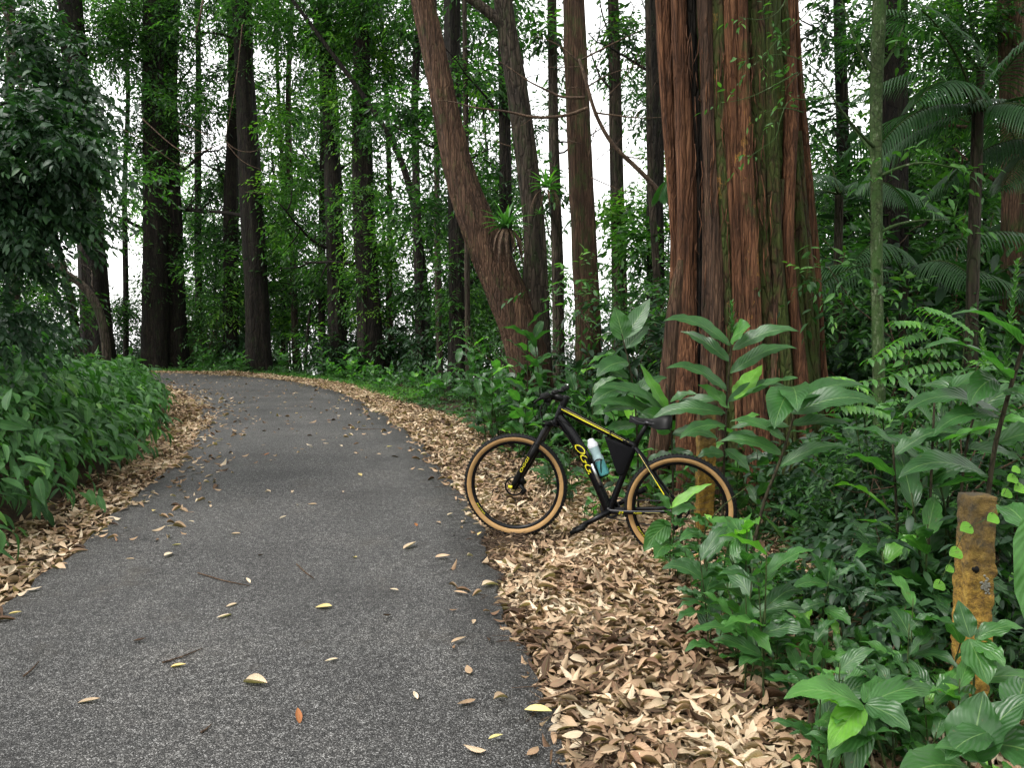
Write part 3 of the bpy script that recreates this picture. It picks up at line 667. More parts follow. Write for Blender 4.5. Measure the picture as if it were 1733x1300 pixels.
G2 = 'slender trunks between the forked tree and the giant trunk'
t9 = tree('furrowed_tree', 'straight brown furrowed trunk midway between forked tree and giant trunk', 12, [(1003, 600), (992, 450), (984, 330), (978, 180), (970, 0)], [44, 40, 38, 36, 33], B_RED2, R1,
     crown=[(1030, 60, 30, 16)], group=G2, furrow=.13, limbs=0, leaf=.08)
def branch_px(pp, d, r0, r1):
    P = dens([at(x, y, d + dz) for x, y, dz in pp], .05); bb.tube(P, np.linspace(r0, r1, len(P)), 7, leaf=(.15, 0, .5, 1))
for pp, r0, r1 in [([(1135, 345, 0), (1085, 290, 0), (1040, 250, 0), (1018, 215, 0), (1003, 180, -.1), (990, 130, -.1), (980, 100, 0)], .035, .02), ([(995, 182, 0), (960, 196, 0), (905, 200, 0), (860, 188, 0), (800, 182, 0), (770, 172, .1), (740, 170, 0)], .024, .006),
     ([(990, 165, 0), (950, 165, 0), (925, 152, 0), (895, 138, 0), (868, 118, 0), (846, 104, 0)], .02, .005), ([(985, 100, 0), (1020, 82, 0), (1060, 62, 0), (1105, 42, 0)], .014, .004),
     ([(980, 105, 0), (958, 85, 0), (940, 72, 0), (905, 60, 0)], .013, .003), ([(1004, 190, 0), (1040, 195, 0), (1085, 200, 0), (1120, 198, 0)], .014, .004), ([(992, 148, 0), (1020, 130, 0), (1050, 118, 0), (1090, 110, 0)], .012, .003),
     ([(1010, 215, 0), (1000, 240, 0), (996, 270, 0)], .008, .003), ([(985, 112, 0), (950, 114, 0), (905, 112, 0)], .008, .002), ([(1050, 260, 0), (1070, 268, 0), (1105, 268, 0)], .01, .003), ([(985, 243, 0), (960, 238, 0), (940, 226, 0), (925, 205, 0)], .007, .002),
     ([(1000, 300, 0), (1040, 318, 0), (1060, 325, 0), (1110, 322, 0)], .008, .003), ([(960, 150, 0), (975, 146, 0), (990, 150, 0)], .008, .003), ([(866, 248, 0), (840, 240, 0), (800, 215, 0)], .008, .003), ([(900, 200, 0), (880, 215, 0), (860, 214, 0)], .005, .002),
     ([(1020, 170, 0), (1060, 130, 0), (1100, 60, 0)], .007, .002), ([(1010, 270, 0), (1060, 230, 0), (1120, 120, 0)], .006, .002)]:
    bb = MB(); branch_px(pp, 10.2, r0, r1); bb.build('dead_branch', B_TWIG, t9)
tree('slender_tree', 'thin pale trunk immediately right of the forked tree', 15, [(946, 560), (944, 450), (940, 330), (936, 160), (934, 0)], [20, 18, 17, 15, 14], B_GREY, R1, crown=[(930, 60, 30, 30), (925, 320, 28, 30)], group=G2, limbs=3)
tree('slender_tree', 'thin grey trunk with fern-like leaves right of the furrowed trunk', 15, [(1052, 560), (1048, 450), (1044, 330), (1042, 160), (1038, 0)], [26, 24, 22, 19, 17], B_GREY, R1, crown=[(1060, 100, 34, 30), (1070, 380, 45, 80), (1045, 60, 30, 30)], climb=[(60, 110, 24, 60)], group=G2, tone=.5)
tree('slender_tree', 'dark trunk between the furrowed trunk and the giant trunk', 14, [(1112, 600), (1110, 450), (1108, 330), (1112, 160), (1106, 0)], [30, 28, 26, 25, 25], B_DARK, R1, crown=[(1085, 420, 40, 70)], group=G2)
tree('slender_tree', 'crooked slim grey stem leaning against the dark trunk by the giant tree', 12.5, [(1128, 560), (1112, 440), (1099, 330), (1100, 160), (1096, 0)], [13, 12, 11, 10, 9], B_GREY, R1, crown=[], group=G2, limbs=2)
tree('slender_tree', 'slim dark trunk seen between the two stems of the forked tree', 16, [(858, 480), (856, 330), (854, 180), (850, 0)], [20, 19, 17, 16], B_DARK, R1, crown=[(825, 60, 34, 30), (822, 330, 40, 60), (835, 150, 28, 24)], group=G2)
tree('slender_tree', 'thin straight pole of a trunk left of the forked tree fork', 16, [(792, 560), (790, 330), (788, 180), (786, 0)], [9, 9, 8, 7], B_GREY, R1, crown=[(812, 130, 36, 34), (804, 230, 30, 26)], group=G2, limbs=4)
# diagonal thin stems on the left
G3 = 'thin slanting stems in the left woods'
tree('thin_tree', 'thin stem slanting left between the tall trunks near the road bend', 21, [(735, 600), (715, 450), (700, 330), (672, 240), (650, 210)], [14, 12, 11, 9, 8], B_DARK, R1, crown=[(640, 200, 50, 90), (720, 400, 50, 70)], group=G3, limbs=3)
tree('thin_tree', 'slanting bare stem in the gap left of the first tall trunk', 19, [(138, 600), (120, 500), (104, 440), (92, 400), (70, 300)], [13, 12, 10, 9, 8], B_GREY, R1, crown=[(70, 280, 60, 110), (100, 520, 45, 60)], group=G3, limbs=4)
tree('thin_tree', 'arching branch-like stem crossing the pale gap at far left', 17, [(182, 600), (176, 520), (150, 475), (110, 458), (50, 435)], [14, 13, 12, 10, 8], B_GREY, R1, crown=[(40, 420, 40, 40)], group=G3, limbs=3)
for j, (px, d, wd, lab) in enumerate([(335, 29, 12, 'thin dark stem in the gap right of the broad mossy trunk'), (497, 27, 11, 'thin dark stem midway between the straight and the leafy trunk'), (541, 25, 12, 'thin dark stem hugging the left side of the leafy trunk'), (655, 24, 10, 'thin dark stem right of the green shrouded trunk'), (711, 20, 16, 'slim grey stem left of the leaning red trunk'), (741, 19, 11, 'thin stem close to the base of the leaning red trunk'), (208, 27, 9, 'thin dark stem between the first and the broad trunk'), (20, 22, 18, 'dark trunk behind the leaves at the far left edge'), (475, 30, 8, 'thinnest stem right of the tall straight trunk')]):
    tree('thin_tree', lab, d, [(px + 4, 610), (px + R1.uniform(-5, 5), 450), (px + R1.uniform(-8, 8), 300), (px + R1.uniform(-14, 14), 120), (px + R1.uniform(-14, 14), 0)], [wd, wd * .95, wd * .85, wd * .75, wd * .7], B_DARK if j % 2 == 0 else B_GREY, R1,
         crown=[(px + R1.uniform(-30, 30), R1.uniform(50, 200), 40, 50), (px + R1.uniform(-30, 30), R1.uniform(250, 420), 36, 45), (px + R1.uniform(-25, 25), R1.uniform(470, 560), 40, 70)], group=G3, sides=14, limbs=4, flare=.1)
# right hand trees
G4 = 'dark trunks in the woods right of the giant tree'
tree('dark_tree', 'thick dark trunk behind the lichened sapling on the right', 12, [(1500, 640), (1502, 450), (1505, 330), (1506, 160), (1508, 0)], [64, 58, 54, 50, 48], B_DARK, R1, crown=[(1440, 60, 50, 60), (1560, 60, 60, 90), (1440, 330, 50, 90), (1560, 470, 60, 120)], climb=[(0, 120, 40, 100)], group=G4, leaf=.1)
tree('dark_tree', 'reddish brown trunk at the far right edge of the view', 10, [(1728, 640), (1724, 450), (1722, 330), (1722, 160), (1716, 0)], [52, 48, 44, 44, 44], B_RED2, R1, crown=[(1640, 40, 60, 80)], group=G4, leaf=.1)
tree('dark_tree', 'slim dark trunk halfway between giant tree and lichened sapling', 16, [(1432, 600), (1430, 330), (1424, 160), (1420, 0)], [22, 20, 18, 16], B_DARK, R1, crown=[(1420, 150, 50, 60), (1440, 420, 50, 110), (1400, 520, 40, 80), (1400, 350, 34, 60)], group=G4, leaf=.1)
tree('dark_tree', 'slim dark trunk behind the palm fronds on the right', 15, [(1612, 600), (1608, 330), (1616, 160), (1618, 0)], [24, 22, 20, 18], B_DARK, R1, crown=[(1590, 200, 60, 90), (1640, 120, 60, 80), (1600, 330, 60, 130), (1670, 330, 60, 120)], group=G4, leaf=.1)
# lichened sapling
sp_ = thing('sapling', (at(1484, 700, 6.6)[0], 6.6, gz(at(1484, 700, 6.6)[0], 6.6)), 'slim straight sapling with pale lichen and moss on its bark, right of the giant tree', 'tree', 'young trees on the right')
mb = MB(); trunk_mesh(mb, [*px_path([(1490, 790), (1487, 600), (1483, 480), (1484, 330), (1481, 200), (1485, 80), (1490, -10), (1492, -160)], 6.6)], [.05, .047, .046, .043, .044, .05, .05, .03], seed=8, furrow=.06, sides=20, step=.05); mb.build('trunk', B_LICH, sp_)
bb = MB()
for pp in ([(1481, 250, 0), (1455, 225, -.2), (1425, 190, -.4), (1395, 140, -.5), (1365, 118, -.6)], [(1485, 130, 0), (1462, 100, 0), (1440, 50, 0), (1425, 0, 0), (1415, -40, 0)], [(1487, 120, 0), (1510, 90, 0), (1530, 40, 0)],
           [(1484, 270, 0), (1460, 235, .1), (1440, 215, .1), (1430, 190, .1)], [(1485, 395, 0), (1520, 378, -.1), (1560, 372, -.1), (1605, 372, -.1)], [(1483, 395, 0), (1470, 372, 0), (1455, 350, 0)], [(1486, 300, 0), (1515, 285, -.1), (1560, 272, -.2), (1620, 285, -.2)]):
    bb = MB(); P = dens([at(x, y, 6.6 + dz) for x, y, dz in pp], .05); bb.tube(P, np.linspace(.016, .004, len(P)), 7, leaf=(.4, 0, .5, 1)); bb.build('branch', B_LICH, sp_)
def leaf_cluster(mb, rng, pts, leaf, k=6, tone=.7, tpl=MID, droop=.35, n=1):
    for p, d in pts:
        O = np.repeat(np.array([p]), n, 0) + rng.normal(0, leaf * .5, (n, 3)); D = nrm(np.array([d] * n) + rng.normal(0, .25, (n, 3)))
        P, X, Nn, S = sprays(rng, O, D, k, leaf * 3.0, leaf, droop); V, T, Lf = place_leaves(tpl, P, X, Nn, S, rng, tone=np.clip(rng.normal(tone, .15, len(P)), 0, 1)); mb.add(V, None, T, Lf)
mb = MB(); pts = []
for px, py, d in [(1500, 265, (1, -.3, .2)), (1530, 262, (1, -.2, .1)), (1560, 270, (1, 0, -.1)), (1500, 290, (-1, -.3, 0)), (1480, 300, (-1, -.2, 0)), (1610, 285, (1, 0, 0)), (1590, 300, (1, -.2, -.2)), (1560, 290, (.3, -.5, -.6)), (1500, 75, (1, 0, .2)), (1520, 95, (1, 0, -.3)),
                  (1500, 10, (1, -.3, .2)), (1460, 10, (-1, 0, .2)), (1430, 0, (-.5, -.3, .4)), (1520, 60, (.8, .2, 0)), (1600, 372, (1, 0, 0)), (1560, 375, (.5, 0, .4)), (1540, 30, (1, 0, 0)), (1475, 40, (-.8, -.3, 0))]:
    pts.append((at(px, py, 6.5), d))
leaf_cluster(mb, R1, pts, .105, tone=.85, n=2); mb.build('foliage', G_MID, sp_)

# ------------------------------------------------------------------ the giant tree
GD = 7.7
ys = [-260, -100, 0, 150, 300, 450, 600, 750, 830]; lx = [1120, 1116, 1114, 1126, 1137, 1148, 1140, 1122, 1105]; rx = [1325, 1333, 1341, 1353, 1373, 1387, 1398, 1412, 1425]
def gcore(y):
    l, r = np.interp(y, ys, lx), np.interp(y, ys, rx); return (l + r) / 2, (r - l) / 2
bx = at(gcore(700)[0], 700, GD)[0]
giant = thing('giant_tree', (bx, GD, gz(bx, GD)), 'massive red barked tree with fluted mossy trunk behind the bicycle', 'tree')
mb = MB(); yy = [860, 750, 600, 450, 300, 150, 0, -100, -400]
pth = [at(gcore(y)[0], y, GD) for y in yy]; rad = [gcore(y)[1] * .79 * 7.2 / F for y in yy]
trunk_mesh(mb, pth, rad, seed=31, furrow=.10, sides=220, nf=5, step=.045, flare=.25, tone=.35)
mb.build('trunk', B_MOSS, giant)
def strand(name, pts, mat, moss, seed, och=.0, furrow=.24, bulge=1.0, nf=3):
    """pts: (px left, px right, py) of one rib of the fluted trunk"""
    P = []; R = []
    for l, r, y in pts:
        cx, hw = gcore(y); c = (l + r) / 2; k = np.clip((c - cx) / hw, -1, 1)
        rr = hw * 7.2 / F; dep = GD - rr * math.sqrt(max(0, 1 - k * k)) * .97 - .022 * bulge + .03
        P.append(at(c + 5 * (float(vnoise(y * .012, bulge, seed=seed + 3)) - .5), y, dep)); R.append((r - l) / 2 * dep / F * (1.0 + .12 * (vnoise(y * .011, 3.3 * bulge, seed=seed) - .3)))
    P.append(P[-1] + (P[-1] - P[-2]) * 1.2); R.append(R[-1])
    m = MB(); trunk_mesh(m, P, R, seed=seed, furrow=furrow, sides=44, nf=nf, step=.035, tone=moss)
    lf = np.concatenate(m.L); lf[:, 1] = och; m.L = [lf]
    return m.build(name, mat, giant)
B = 850
STR = [  # ribs from left to right
 ([(1100, 1128, B), (1118, 1142, 720), (1133, 1152, 560), (1140, 1152, 400), (1126, 1146, 236), (1114, 1136, 80), (1112, 1134, -20)], B_RED, .1, 0),
 ([(1146, 1182, B), (1148, 1178, 640), (1149, 1177, 512), (1150, 1178, 394), (1147, 1173, 236), (1141, 1162, 100), (1138, 1159, -20)], B_RED, .05, 0),
 ([(1176, 1194, B), (1172, 1192, 620), (1176, 1190, 480), (1178, 1192, 400), (1170, 1186, 236), (1166, 1180, 80), (1162, 1178, -20)], B_DARK, .1, 0),  # dark bark here paints the shaded hollow between the ribs
 ([(1196, 1224, B), (1200, 1226, 640), (1199, 1224, 512), (1197, 1220, 394), (1189, 1212, 236), (1185, 1206, 100), (1181, 1203, -20)], B_RED2, .1, 0),
 ([(1232, 1262, B), (1226, 1246, 600), (1216, 1236, 450), (1210, 1238, 300), (1206, 1232, 160), (1204, 1226, 60), (1203, 1225, -20)], B_MOSS, .2, .9),
 ([(1262, 1290, B), (1252, 1280, 640), (1243, 1272, 512), (1238, 1262, 394), (1231, 1252, 236), (1226, 1246, 100), (1222, 1243, -20)], B_RED, .1, 1.0),
 ([(1240, 1254, 760), (1240, 1252, 640), (1240, 1250, 512), (1236, 1246, 394), (1225, 1235, 280), (1222, 1231, 200)], B_RED, .05, 0),
 ([(1282, 1310, B), (1270, 1294, 640), (1262, 1286, 512), (1256, 1280, 394), (1249, 1272, 236), (1246, 1266, 100), (1244, 1264, -20)], B_RED, .25, .6),
 ([(1302, 1334, B), (1290, 1316, 600), (1284, 1308, 480), (1278, 1300, 360), (1270, 1296, 236), (1266, 1292, 100), (1262, 1288, -20)], B_MOSS, .16, 0),
 ([(1330, 1352, B), (1312, 1336, 600), (1303, 1326, 480), (1298, 1320, 360), (1293, 1316, 236), (1290, 1312, 100), (1286, 1308, -20)], B_MOSS, .24, 0),
 ([(1352, 1376, 760), (1343, 1361, 568), (1334, 1349, 512), (1323, 1339, 394), (1326, 1344, 300), (1329, 1350, 200), (1327, 1344, 80), (1324, 1342, -20)], B_RED, .05, 0),
 ([(1376, 1398, 760), (1364, 1382, 600), (1352, 1370, 480), (1344, 1362, 390), (1340, 1354, 300), (1334, 1348, 200), (1318, 1334, 60), (1314, 1330, -20)], B_MOSS, .24, 0),
 ([(1396, 1420, 760), (1385, 1397, 620), (1378, 1391, 512), (1366, 1382, 394), (1357, 1372, 280), (1349, 1361, 160), (1340, 1352, 60), (1336, 1348, -20)], B_RED, .2, 0),
 ([(1364, 1386, 760), (1370, 1388, 600), (1364, 1380, 500), (1356, 1371, 400), (1348, 1360, 320)], B_MOSS, .16, 0),
 ([(1184, 1204, 800), (1186, 1202, 640), (1188, 1202, 520), (1190, 1200, 440)], B_RED2, .1, 0),
 ([(1300, 1312, 800), (1302, 1314, 600), (1306, 1316, 480), (1312, 1320, 400)], B_RED2, .3, 0),
]
for j, (p, mt, ms, oc) in enumerate(STR):
    o = strand('rib', p, mt, ms, 50 + j, oc, bulge=[1, 2.5, -3, 1.5, -.5, .5, 2, 1, -2, .5, 2.5, -.5, 1.5, -1, 2, 1][j])
    if mt is B_MOSS and ms > .15: o['label'] = 'moss covered rib of the trunk'
# loose peeling strips of bark and the leaning dead slab at the left foot
mb = MB(); rr = np.random.default_rng(77)
for k in range(170):
    y = rr.uniform(20, 720); cx, hw = gcore(y); kx = rr.uniform(-.95, .45); dep = GD - hw * 7.0 / F * math.sqrt(1 - kx * kx) - .05
    P0 = at(cx + kx * hw, y, dep); l = rr.uniform(.08, .4)
    mb.tube([P0, P0 + np.array([rr.normal(0, .012), -rr.uniform(0, .025), -l * .5]), P0 + np.array([rr.normal(0, .02), -rr.uniform(0, .03), -l])], [.003, .006, .002], 4, leaf=(0, 0, .5, 1))
mb.build('peeling_bark', B_RED, giant)['kind'] = 'stuff'
mb = MB(); trunk_mesh(mb, px_path([(1100, 850), (1122, 720), (1132, 620), (1140, 530), (1148, 470), (1152, 440)], 6.75), [.10, .075, .06, .05, .04, .02], seed=91, furrow=.25, sides=30, nf=3, step=.04, tone=.15); mb.build('buttress_root', B_RED2, giant)
fm = MB(); foliage(fm, R1, [(at(1150, -420, 7.6), 1.5, 150), (at(1330, -460, 8.2), 1.6, 170), (at(1400, -300, 8.2), 1.0, 60), (at(1250, -600, 9.5), 2.0, 160)], .11, tone=.35)
foliage(fm, R1, [((x_, y_, z_), 1.7, 150) for x_, y_, z_ in ((2.2, 3.2, 6.2), (4.2, 4.2, 6.6), (3.4, 5.8, 6.4), (5.6, 6.6, 7.2), (2.2, 6.4, 7.4), (4.6, 8.4, 7.6), (6.8, 9., 8.), (3.2, 10., 8.5), (6.2, 3.4, 6.4), (3.8, 1.4, 6.6), (1.3, 9., 8.), (.6, 6.9, 8.4))], .22, tone=.4); fm.build('crown', G_FAR, giant)  # unseen canopy clumps, added above the view to shade the right side
# twiggy creeper with leaves hanging in front of the giant trunk
cr = thing('hanging_vine', at(1345, 60, 6.3), 'leafy green vine sprays dangling in front of the giant trunk from upper right', 'vine'); mb = MB(); bb = MB(); pts = []
def vine(pp, d, r0=.006, r1=.002, step=5, sc=1.0):
    P = dens([at(x, y, d + dz) for x, y, dz in pp], .04); bb.tube(P, np.linspace(r0, r1, len(P)), 5, leaf=(.4, 0, .5, 1))
    for j in range(3, len(P), step):
        t = nrm(P[j] - P[j-1]); s = nrm(np.cross(t, [0, -1, 0])) * (1 if j % 2 else -1); pts.append((P[j], t * .4 + s * .8 + np.array([0, -.3, -.1])))
    pts.append((P[-1], nrm(P[-1] - P[-2])))
vine([(1400, -30, 0), (1370, 20, 0), (1320, 60, 0), (1290, 100, 0), (1262, 118, 0)], 6.3, step=3)
vine([(1340, -30, 0), (1322, 20, 0), (1290, 35, 0), (1250, 28, 0)], 6.3, step=3)
vine([(1395, 130, 0), (1360, 100, 0), (1320, 90, 0), (1285, 95, 0)], 6.3, step=3)
vine([(1420, 160, 0), (1370, 170, 0), (1335, 165, 0), (1320, 200, 0), (1315, 235, 0), (1290, 250, 0), (1265, 268, 0)], 6.2, step=6)
vine([(1350, 122, 0), (1310, 145, 0), (1270, 165, 0), (1235, 172, 0)], 6.2, step=8)
vine([(1400, 60, 0), (1372, 110, 0), (1345, 130, 0), (1330, 150, 0)], 6.2, step=3)
vine([(1360, 190, 0), (1325, 180, 0), (1295, 190, 0)], 6.3, step=4)
leaf_cluster(mb, R1, pts, .062, tone=.75, k=5); mb.build('foliage', G_MID, cr); bb.build('stem', B_LICH, cr)

# bromeliads perched on the forked tree
def strap_leaf(mb, base, d, L, w, sag, rng, tone=.7, n=9):
    d = nrm(np.array(d, float)); P = [np.array(base, float)]; v = d.copy()
    for i in range(n): v = nrm(v + np.array([0, 0, -sag / n])); P.append(P[-1] + v * L / n)
    P = np.array(P); T = nrm(np.gradient(P, axis=0)); S = nrm(np.cross(T, [0, 0, 1.]) + 1e-5); Nn = np.cross(S, T)
    t = np.linspace(0, 1, n + 1); wd = w * np.clip(1.25 * (1 - t) ** .6, 0, 1) * (.8 + .2 * np.sin(t * 3))
    V = np.concatenate([P + S * wd[:, None] / 2 + Nn * wd[:, None] * .25, P, P - S * wd[:, None] / 2 + Nn * wd[:, None] * .25]); m = n + 1; q = []
    for i in range(n): q += [(i, i + 1, m + i + 1, m + i), (m + i, m + i + 1, 2*m + i + 1, 2*m + i)]
    lf = np.empty((3 * m, 4)); lf[:, 0] = tone + rng.normal(0, .1); lf[:, 1] = np.tile(t, 3); lf[:, 2] = np.repeat([0, .5, 1.], m); lf[:, 3] = 1
    mb.add(V, q, None, np.clip(lf, 0, 1))
def bromeliad(px, py, d, sz, label, n=22, dead=0, mat=None):
    c = at(px, py, d); o = thing('bromeliad', c, label, 'bromeliad', 'bromeliads on the forked tree'); mb = MB(); rg = np.random.default_rng(int(px))
    for i in range(n):
        a = i * 2.4; el = .25 + 1.1 * (i / n); strap_leaf(mb, c, (math.cos(a) * math.cos(el), math.sin(a) * math.cos(el), math.sin(el)), sz * rg.uniform(.7, 1.1), sz * .15, .9, rg, .5 + .4 * i / n)
    mb.build('leaves', G_GING, o)
    if dead:
        mb = MB()
        for i in range(dead):
            a = rg.random() * 6.28; strap_leaf(mb, c + np.array([math.cos(a) * .06, -.05, -.03]), (math.cos(a) * .8, math.sin(a) * .6 - .3, -.3), sz * rg.uniform(.8, 1.6), sz * .10, 3., rg, .08)
        mb.build('dead_leaves', B_TWIG, o)
bromeliad(856, 385, 10.55, .42, 'large bromeliad with dangling dead leaves in the fork crook', 26, 16)
bromeliad(925, 318, 10.8, .34, 'bright bromeliad on the right side of the second stem', 22, 8)
bromeliad(913, 362, 10.8, .13, 'small bromeliad below the bright one on the second stem', 12)
bromeliad(905, 268, 12.5, .30, 'shaded dark bromeliad high behind the second stem', 16)

# bare twigs hanging across the tall straight trunk
for nm in ('x',):
    tw = thing('dry_branch', at(430, 240, 15), 'bare crooked twigs hanging in front of the tall straight trunk on the left', 'branch')
    bb = MB()
    for pp, r0, r1 in [([(347, -20, 0), (338, 30, 0), (330, 60, 0)], .02, .01), ([(410, 40, 0), (400, 140, 0), (388, 200, 0), (381, 238, 0)], .010, .006), ([(240, 200, 0), (300, 255, 0), (330, 262, 0), (381, 240, 0)], .012, .007),
       ([(381, 238, 0), (400, 255, 0), (430, 258, 0), (448, 245, 0)], .008, .003), ([(385, 245, 0), (410, 275, 0), (445, 288, 0)], .008, .003), ([(200, 215, 0), (250, 240, 0), (300, 280, 0), (325, 285, 0)], .007, .003), ([(300, 205, 0), (345, 225, 0), (375, 240, 0)], .007, .005), ([(415, 325, 0), (450, 326, 0), (465, 335, 0)], .006, .003)]:
        P = dens([at(x, y, 15 + dz) for x, y, dz in pp], .06); bb.tube(P, np.linspace(r0, r1, len(P)), 6, leaf=(.1, 0, .5, 1))
    bb.build('twigs', B_TWIG, tw)
# ------------------------------------------------------------------ palms
def frond(mb, sm, rng, base, d, L, sag, lw=.024, ll=.34, n=34, tone=.5):
    d = nrm(np.array(d, float)); P = [np.array(base, float)]; v = d.copy(); m = 16
    for i in range(m): v = nrm(v + np.array([0, 0, -sag / m])); P.append(P[-1] + v * L / m)
    P = np.array(P); sm.tube(P, np.linspace(.016, .003, len(P)), 5, leaf=(.3, 0, .5, 1))
    for i in range(n):
        t = .14 + .86 * i / n; x = t * m; j = min(int(x), m - 1); p = P[j] + (P[j+1] - P[j]) * (x - j); T = nrm(P[j+1] - P[j]); S = nrm(np.cross(T, [0, 0, 1.]) + 1e-5)
        l = ll * (math.sin(math.pi * min(1, (t * .9 + .12))) ** .6) * rng.uniform(.9, 1.1)
        for sg in (1, -1): strap_leaf(mb, p, S * sg * .85 + T * .5 + np.array([0, 0, .12]), l, lw, 1.5, rng, tone, 5)
def palm(px, py, d, fr, label, grp='palms in the right woods', tone=.5, seed=1):
    c = at(px, py, d); g = gz(c[0], c[1]); o = thing('palm', (c[0], c[1], g), label, 'palm', grp); rg = np.random.default_rng(seed)
    mb = MB(); mb.tube([(c[0] + .1, c[1], g - .1), (c[0] + .03, c[1], (g + c[2]) / 2), c], [.07, .055, .05], 14, leaf=(.4, 0, .5, 1)); mb.build('trunk', B_GREY, o)
    mb = MB(); sm = MB()
    for dd, L_, sg in fr: frond(mb, sm, rg, c, dd, L_, sg, ll=.30 * L_ ** .5 + .08, tone=tone)
    mb.build('fronds', G_PALM, o); sm.build('frond_stalk', B_STEM, o)
palm(1655, 190, 7.2, [((-1, -.2, .45), 1.3, 1.7), ((-.8, -.6, .8), 1.3, 1.6), ((-.5, -.3, .95), 1.5, 1.2), ((.2, -.5, .9), 1.4, 1.3), ((.9, -.2, .5), 1.5, 1.3), ((.7, .6, .4), 1.5, 1.3), ((-.5, .8, .5), 1.5, 1.2), ((-.9, .3, .05), 1.3, 1.4), ((.2, -.9, .2), 1.2, 1.5)], 'tall palm with arching feathery fronds near the top right corner', tone=.6, seed=2)
palm(1530, 470, 8.8, [((-1, -.3, .6), 1.6, 1.6), ((-.6, -.6, .9), 1.6, 1.6), ((.5, -.4, .9), 1.6, 1.7), ((1, -.2, .5), 1.7, 1.5), ((.1, -.9, .6), 1.4, 1.5), ((.9, .4, .8), 1.5, 1.5), ((-.9, .4, .7), 1.5, 1.5)], 'low palm with fronds spreading behind the lichened sapling', tone=.5, seed=3)
palm(1420, 330, 9.6, [((-.6, -.5, .8), 1.1, 1.8), ((.9, -.3, .5), 1.4, 1.6), ((.3, -.8, .6), 1.2, 1.8), ((-.1, .3, 1), 1.4, 1.2), ((-.9, .2, .5), 1.0, 1.8)], 'drooping palm just right of the giant trunk', tone=.6, seed=4)
palm(1790, 250, 7.5, [((-1, -.1, .5), 1.3, 1.6), ((-.9, -.5, .15), 1.1, 1.3), ((-.7, -.2, .9), 1.4, 1.5), ((-.8, .5, .4), 1.3, 1.5)], 'palm rooted beyond the right edge, fronds reaching into view', tone=.4, seed=5)
palm(1660, 120, 10.5, [((-.9, -.3, .9), 2.0, 1.0), ((-.4, -.3, 1.), 2.0, .9), ((.4, -.3, 1.), 2.0, .9), ((.9, .3, .8), 2, 1.), ((-.6, .4, 1.), 2, 1.), ((-1, .1, .3), 1.8, 1.)], 'tallest palm, upright fronds against the bright gaps at top right', tone=.5, seed=6)
palm(1150, 300, 9.5, [((-.8, -.5, .2), .5, 2.2), ((-.2, -.9, .3), .5, 2.0), ((.5, -.5, .3), .6, 2.0)], 'small pale palm peeping out left of the giant trunk', tone=.9, seed=7)

# ------------------------------------------------------------------ ochre posts
def post(px, d, ytop, wpx, label, seed):
    c = at(px, ytop, d); g = gz(c[0], d); H = c[2] - g; hw = wpx * .5 * d / F
    o = thing('concrete_post', (c[0], d, g), label, 'post', 'ochre stained concrete posts')
    n = 70; k = 10; ring = []
    per = []
    for s in range(4):
        for i in range(k):
            t = -1 + 2 * i / k
            per.append([(t, -1), (1, t), (-t, 1), (-1, -t)][s])
    per = np.array(per, float); ln_ = np.abs(per).min(1); per = per * (1 - .05 * ln_[:, None] ** 4)
    zs = np.linspace(-.15, H, n); V = []
    for z in zs:
        f = 1 - .05 * max(0, (z / H - .96) / .04)
        x = per[:, 0] * hw * f; y = per[:, 1] * hw * f
        a = np.arctan2(y, x); dsp = (vnoise(np.cos(a) * 3 + seed, np.sin(a) * 3, z * 18, seed=seed) - .5) * .012 + (vnoise(x * 60 + 9, y * 60, z * 60, seed=seed) - .5) * .010
        # chipped hole
        V.append(np.c_[x * (1 + dsp / hw) + c[0], y * (1 + dsp / hw) + d, np.full(len(x), g + z)])
    V = np.concatenate(V); m = len(per); q = []
    i = np.arange(n - 1)[:, None] * m; kk = np.arange(m)[None]; q = np.stack([i + kk, i + (kk + 1) % m, i + m + (kk + 1) % m, i + m + kk], -1).reshape(-1, 4)
    mb = MB(); V = np.vstack([V, [c[0], d, g + H + .004]]); t = [(len(V) - 1, (n-1)*m + i, (n-1)*m + (i+1) % m) for i in range(m)]
    mb.add(V, q, t); mb.build('shaft', M_POST, o, smooth=True)
    return o, c, g, hw
o, c, g, hw = post(1655, 2.95, 838, 46, 'ochre concrete post with a chipped hole, near the right edge of the view', 5)
mb = MB(); hp = at(1652, 965, 2.95 - hw * 1.03); mb.lathe([(.0, .0), (.012, .001), (.016, .0045), (.0125, .006)], hp, (0, 1, 0), 12); mb.build('chipped_hole', K_MATTE, o)
mb = MB(); hp = at(1668, 992, 2.95 - hw * 1.0); rg = np.random.default_rng(3)
for k in range(60):
    q_ = hp + np.array([rg.normal(0, .007), -.001, rg.normal(0, .012)]); mb.lathe([(0.0001, -.003), (.004, -.002), (.005, .001), (.0001, .002)], q_, (rg.normal(0, .3), 1, rg.normal(0, .3)), 7)
mb.build('lichen_patch', flat_mat('grey_lichen', (.13, .125, .10), .9, nsc=60, nv=.3), o)
post(1196, 5.75, 672, 28, 'ochre lichened concrete post standing behind the rear wheel of the bicycle', 8)

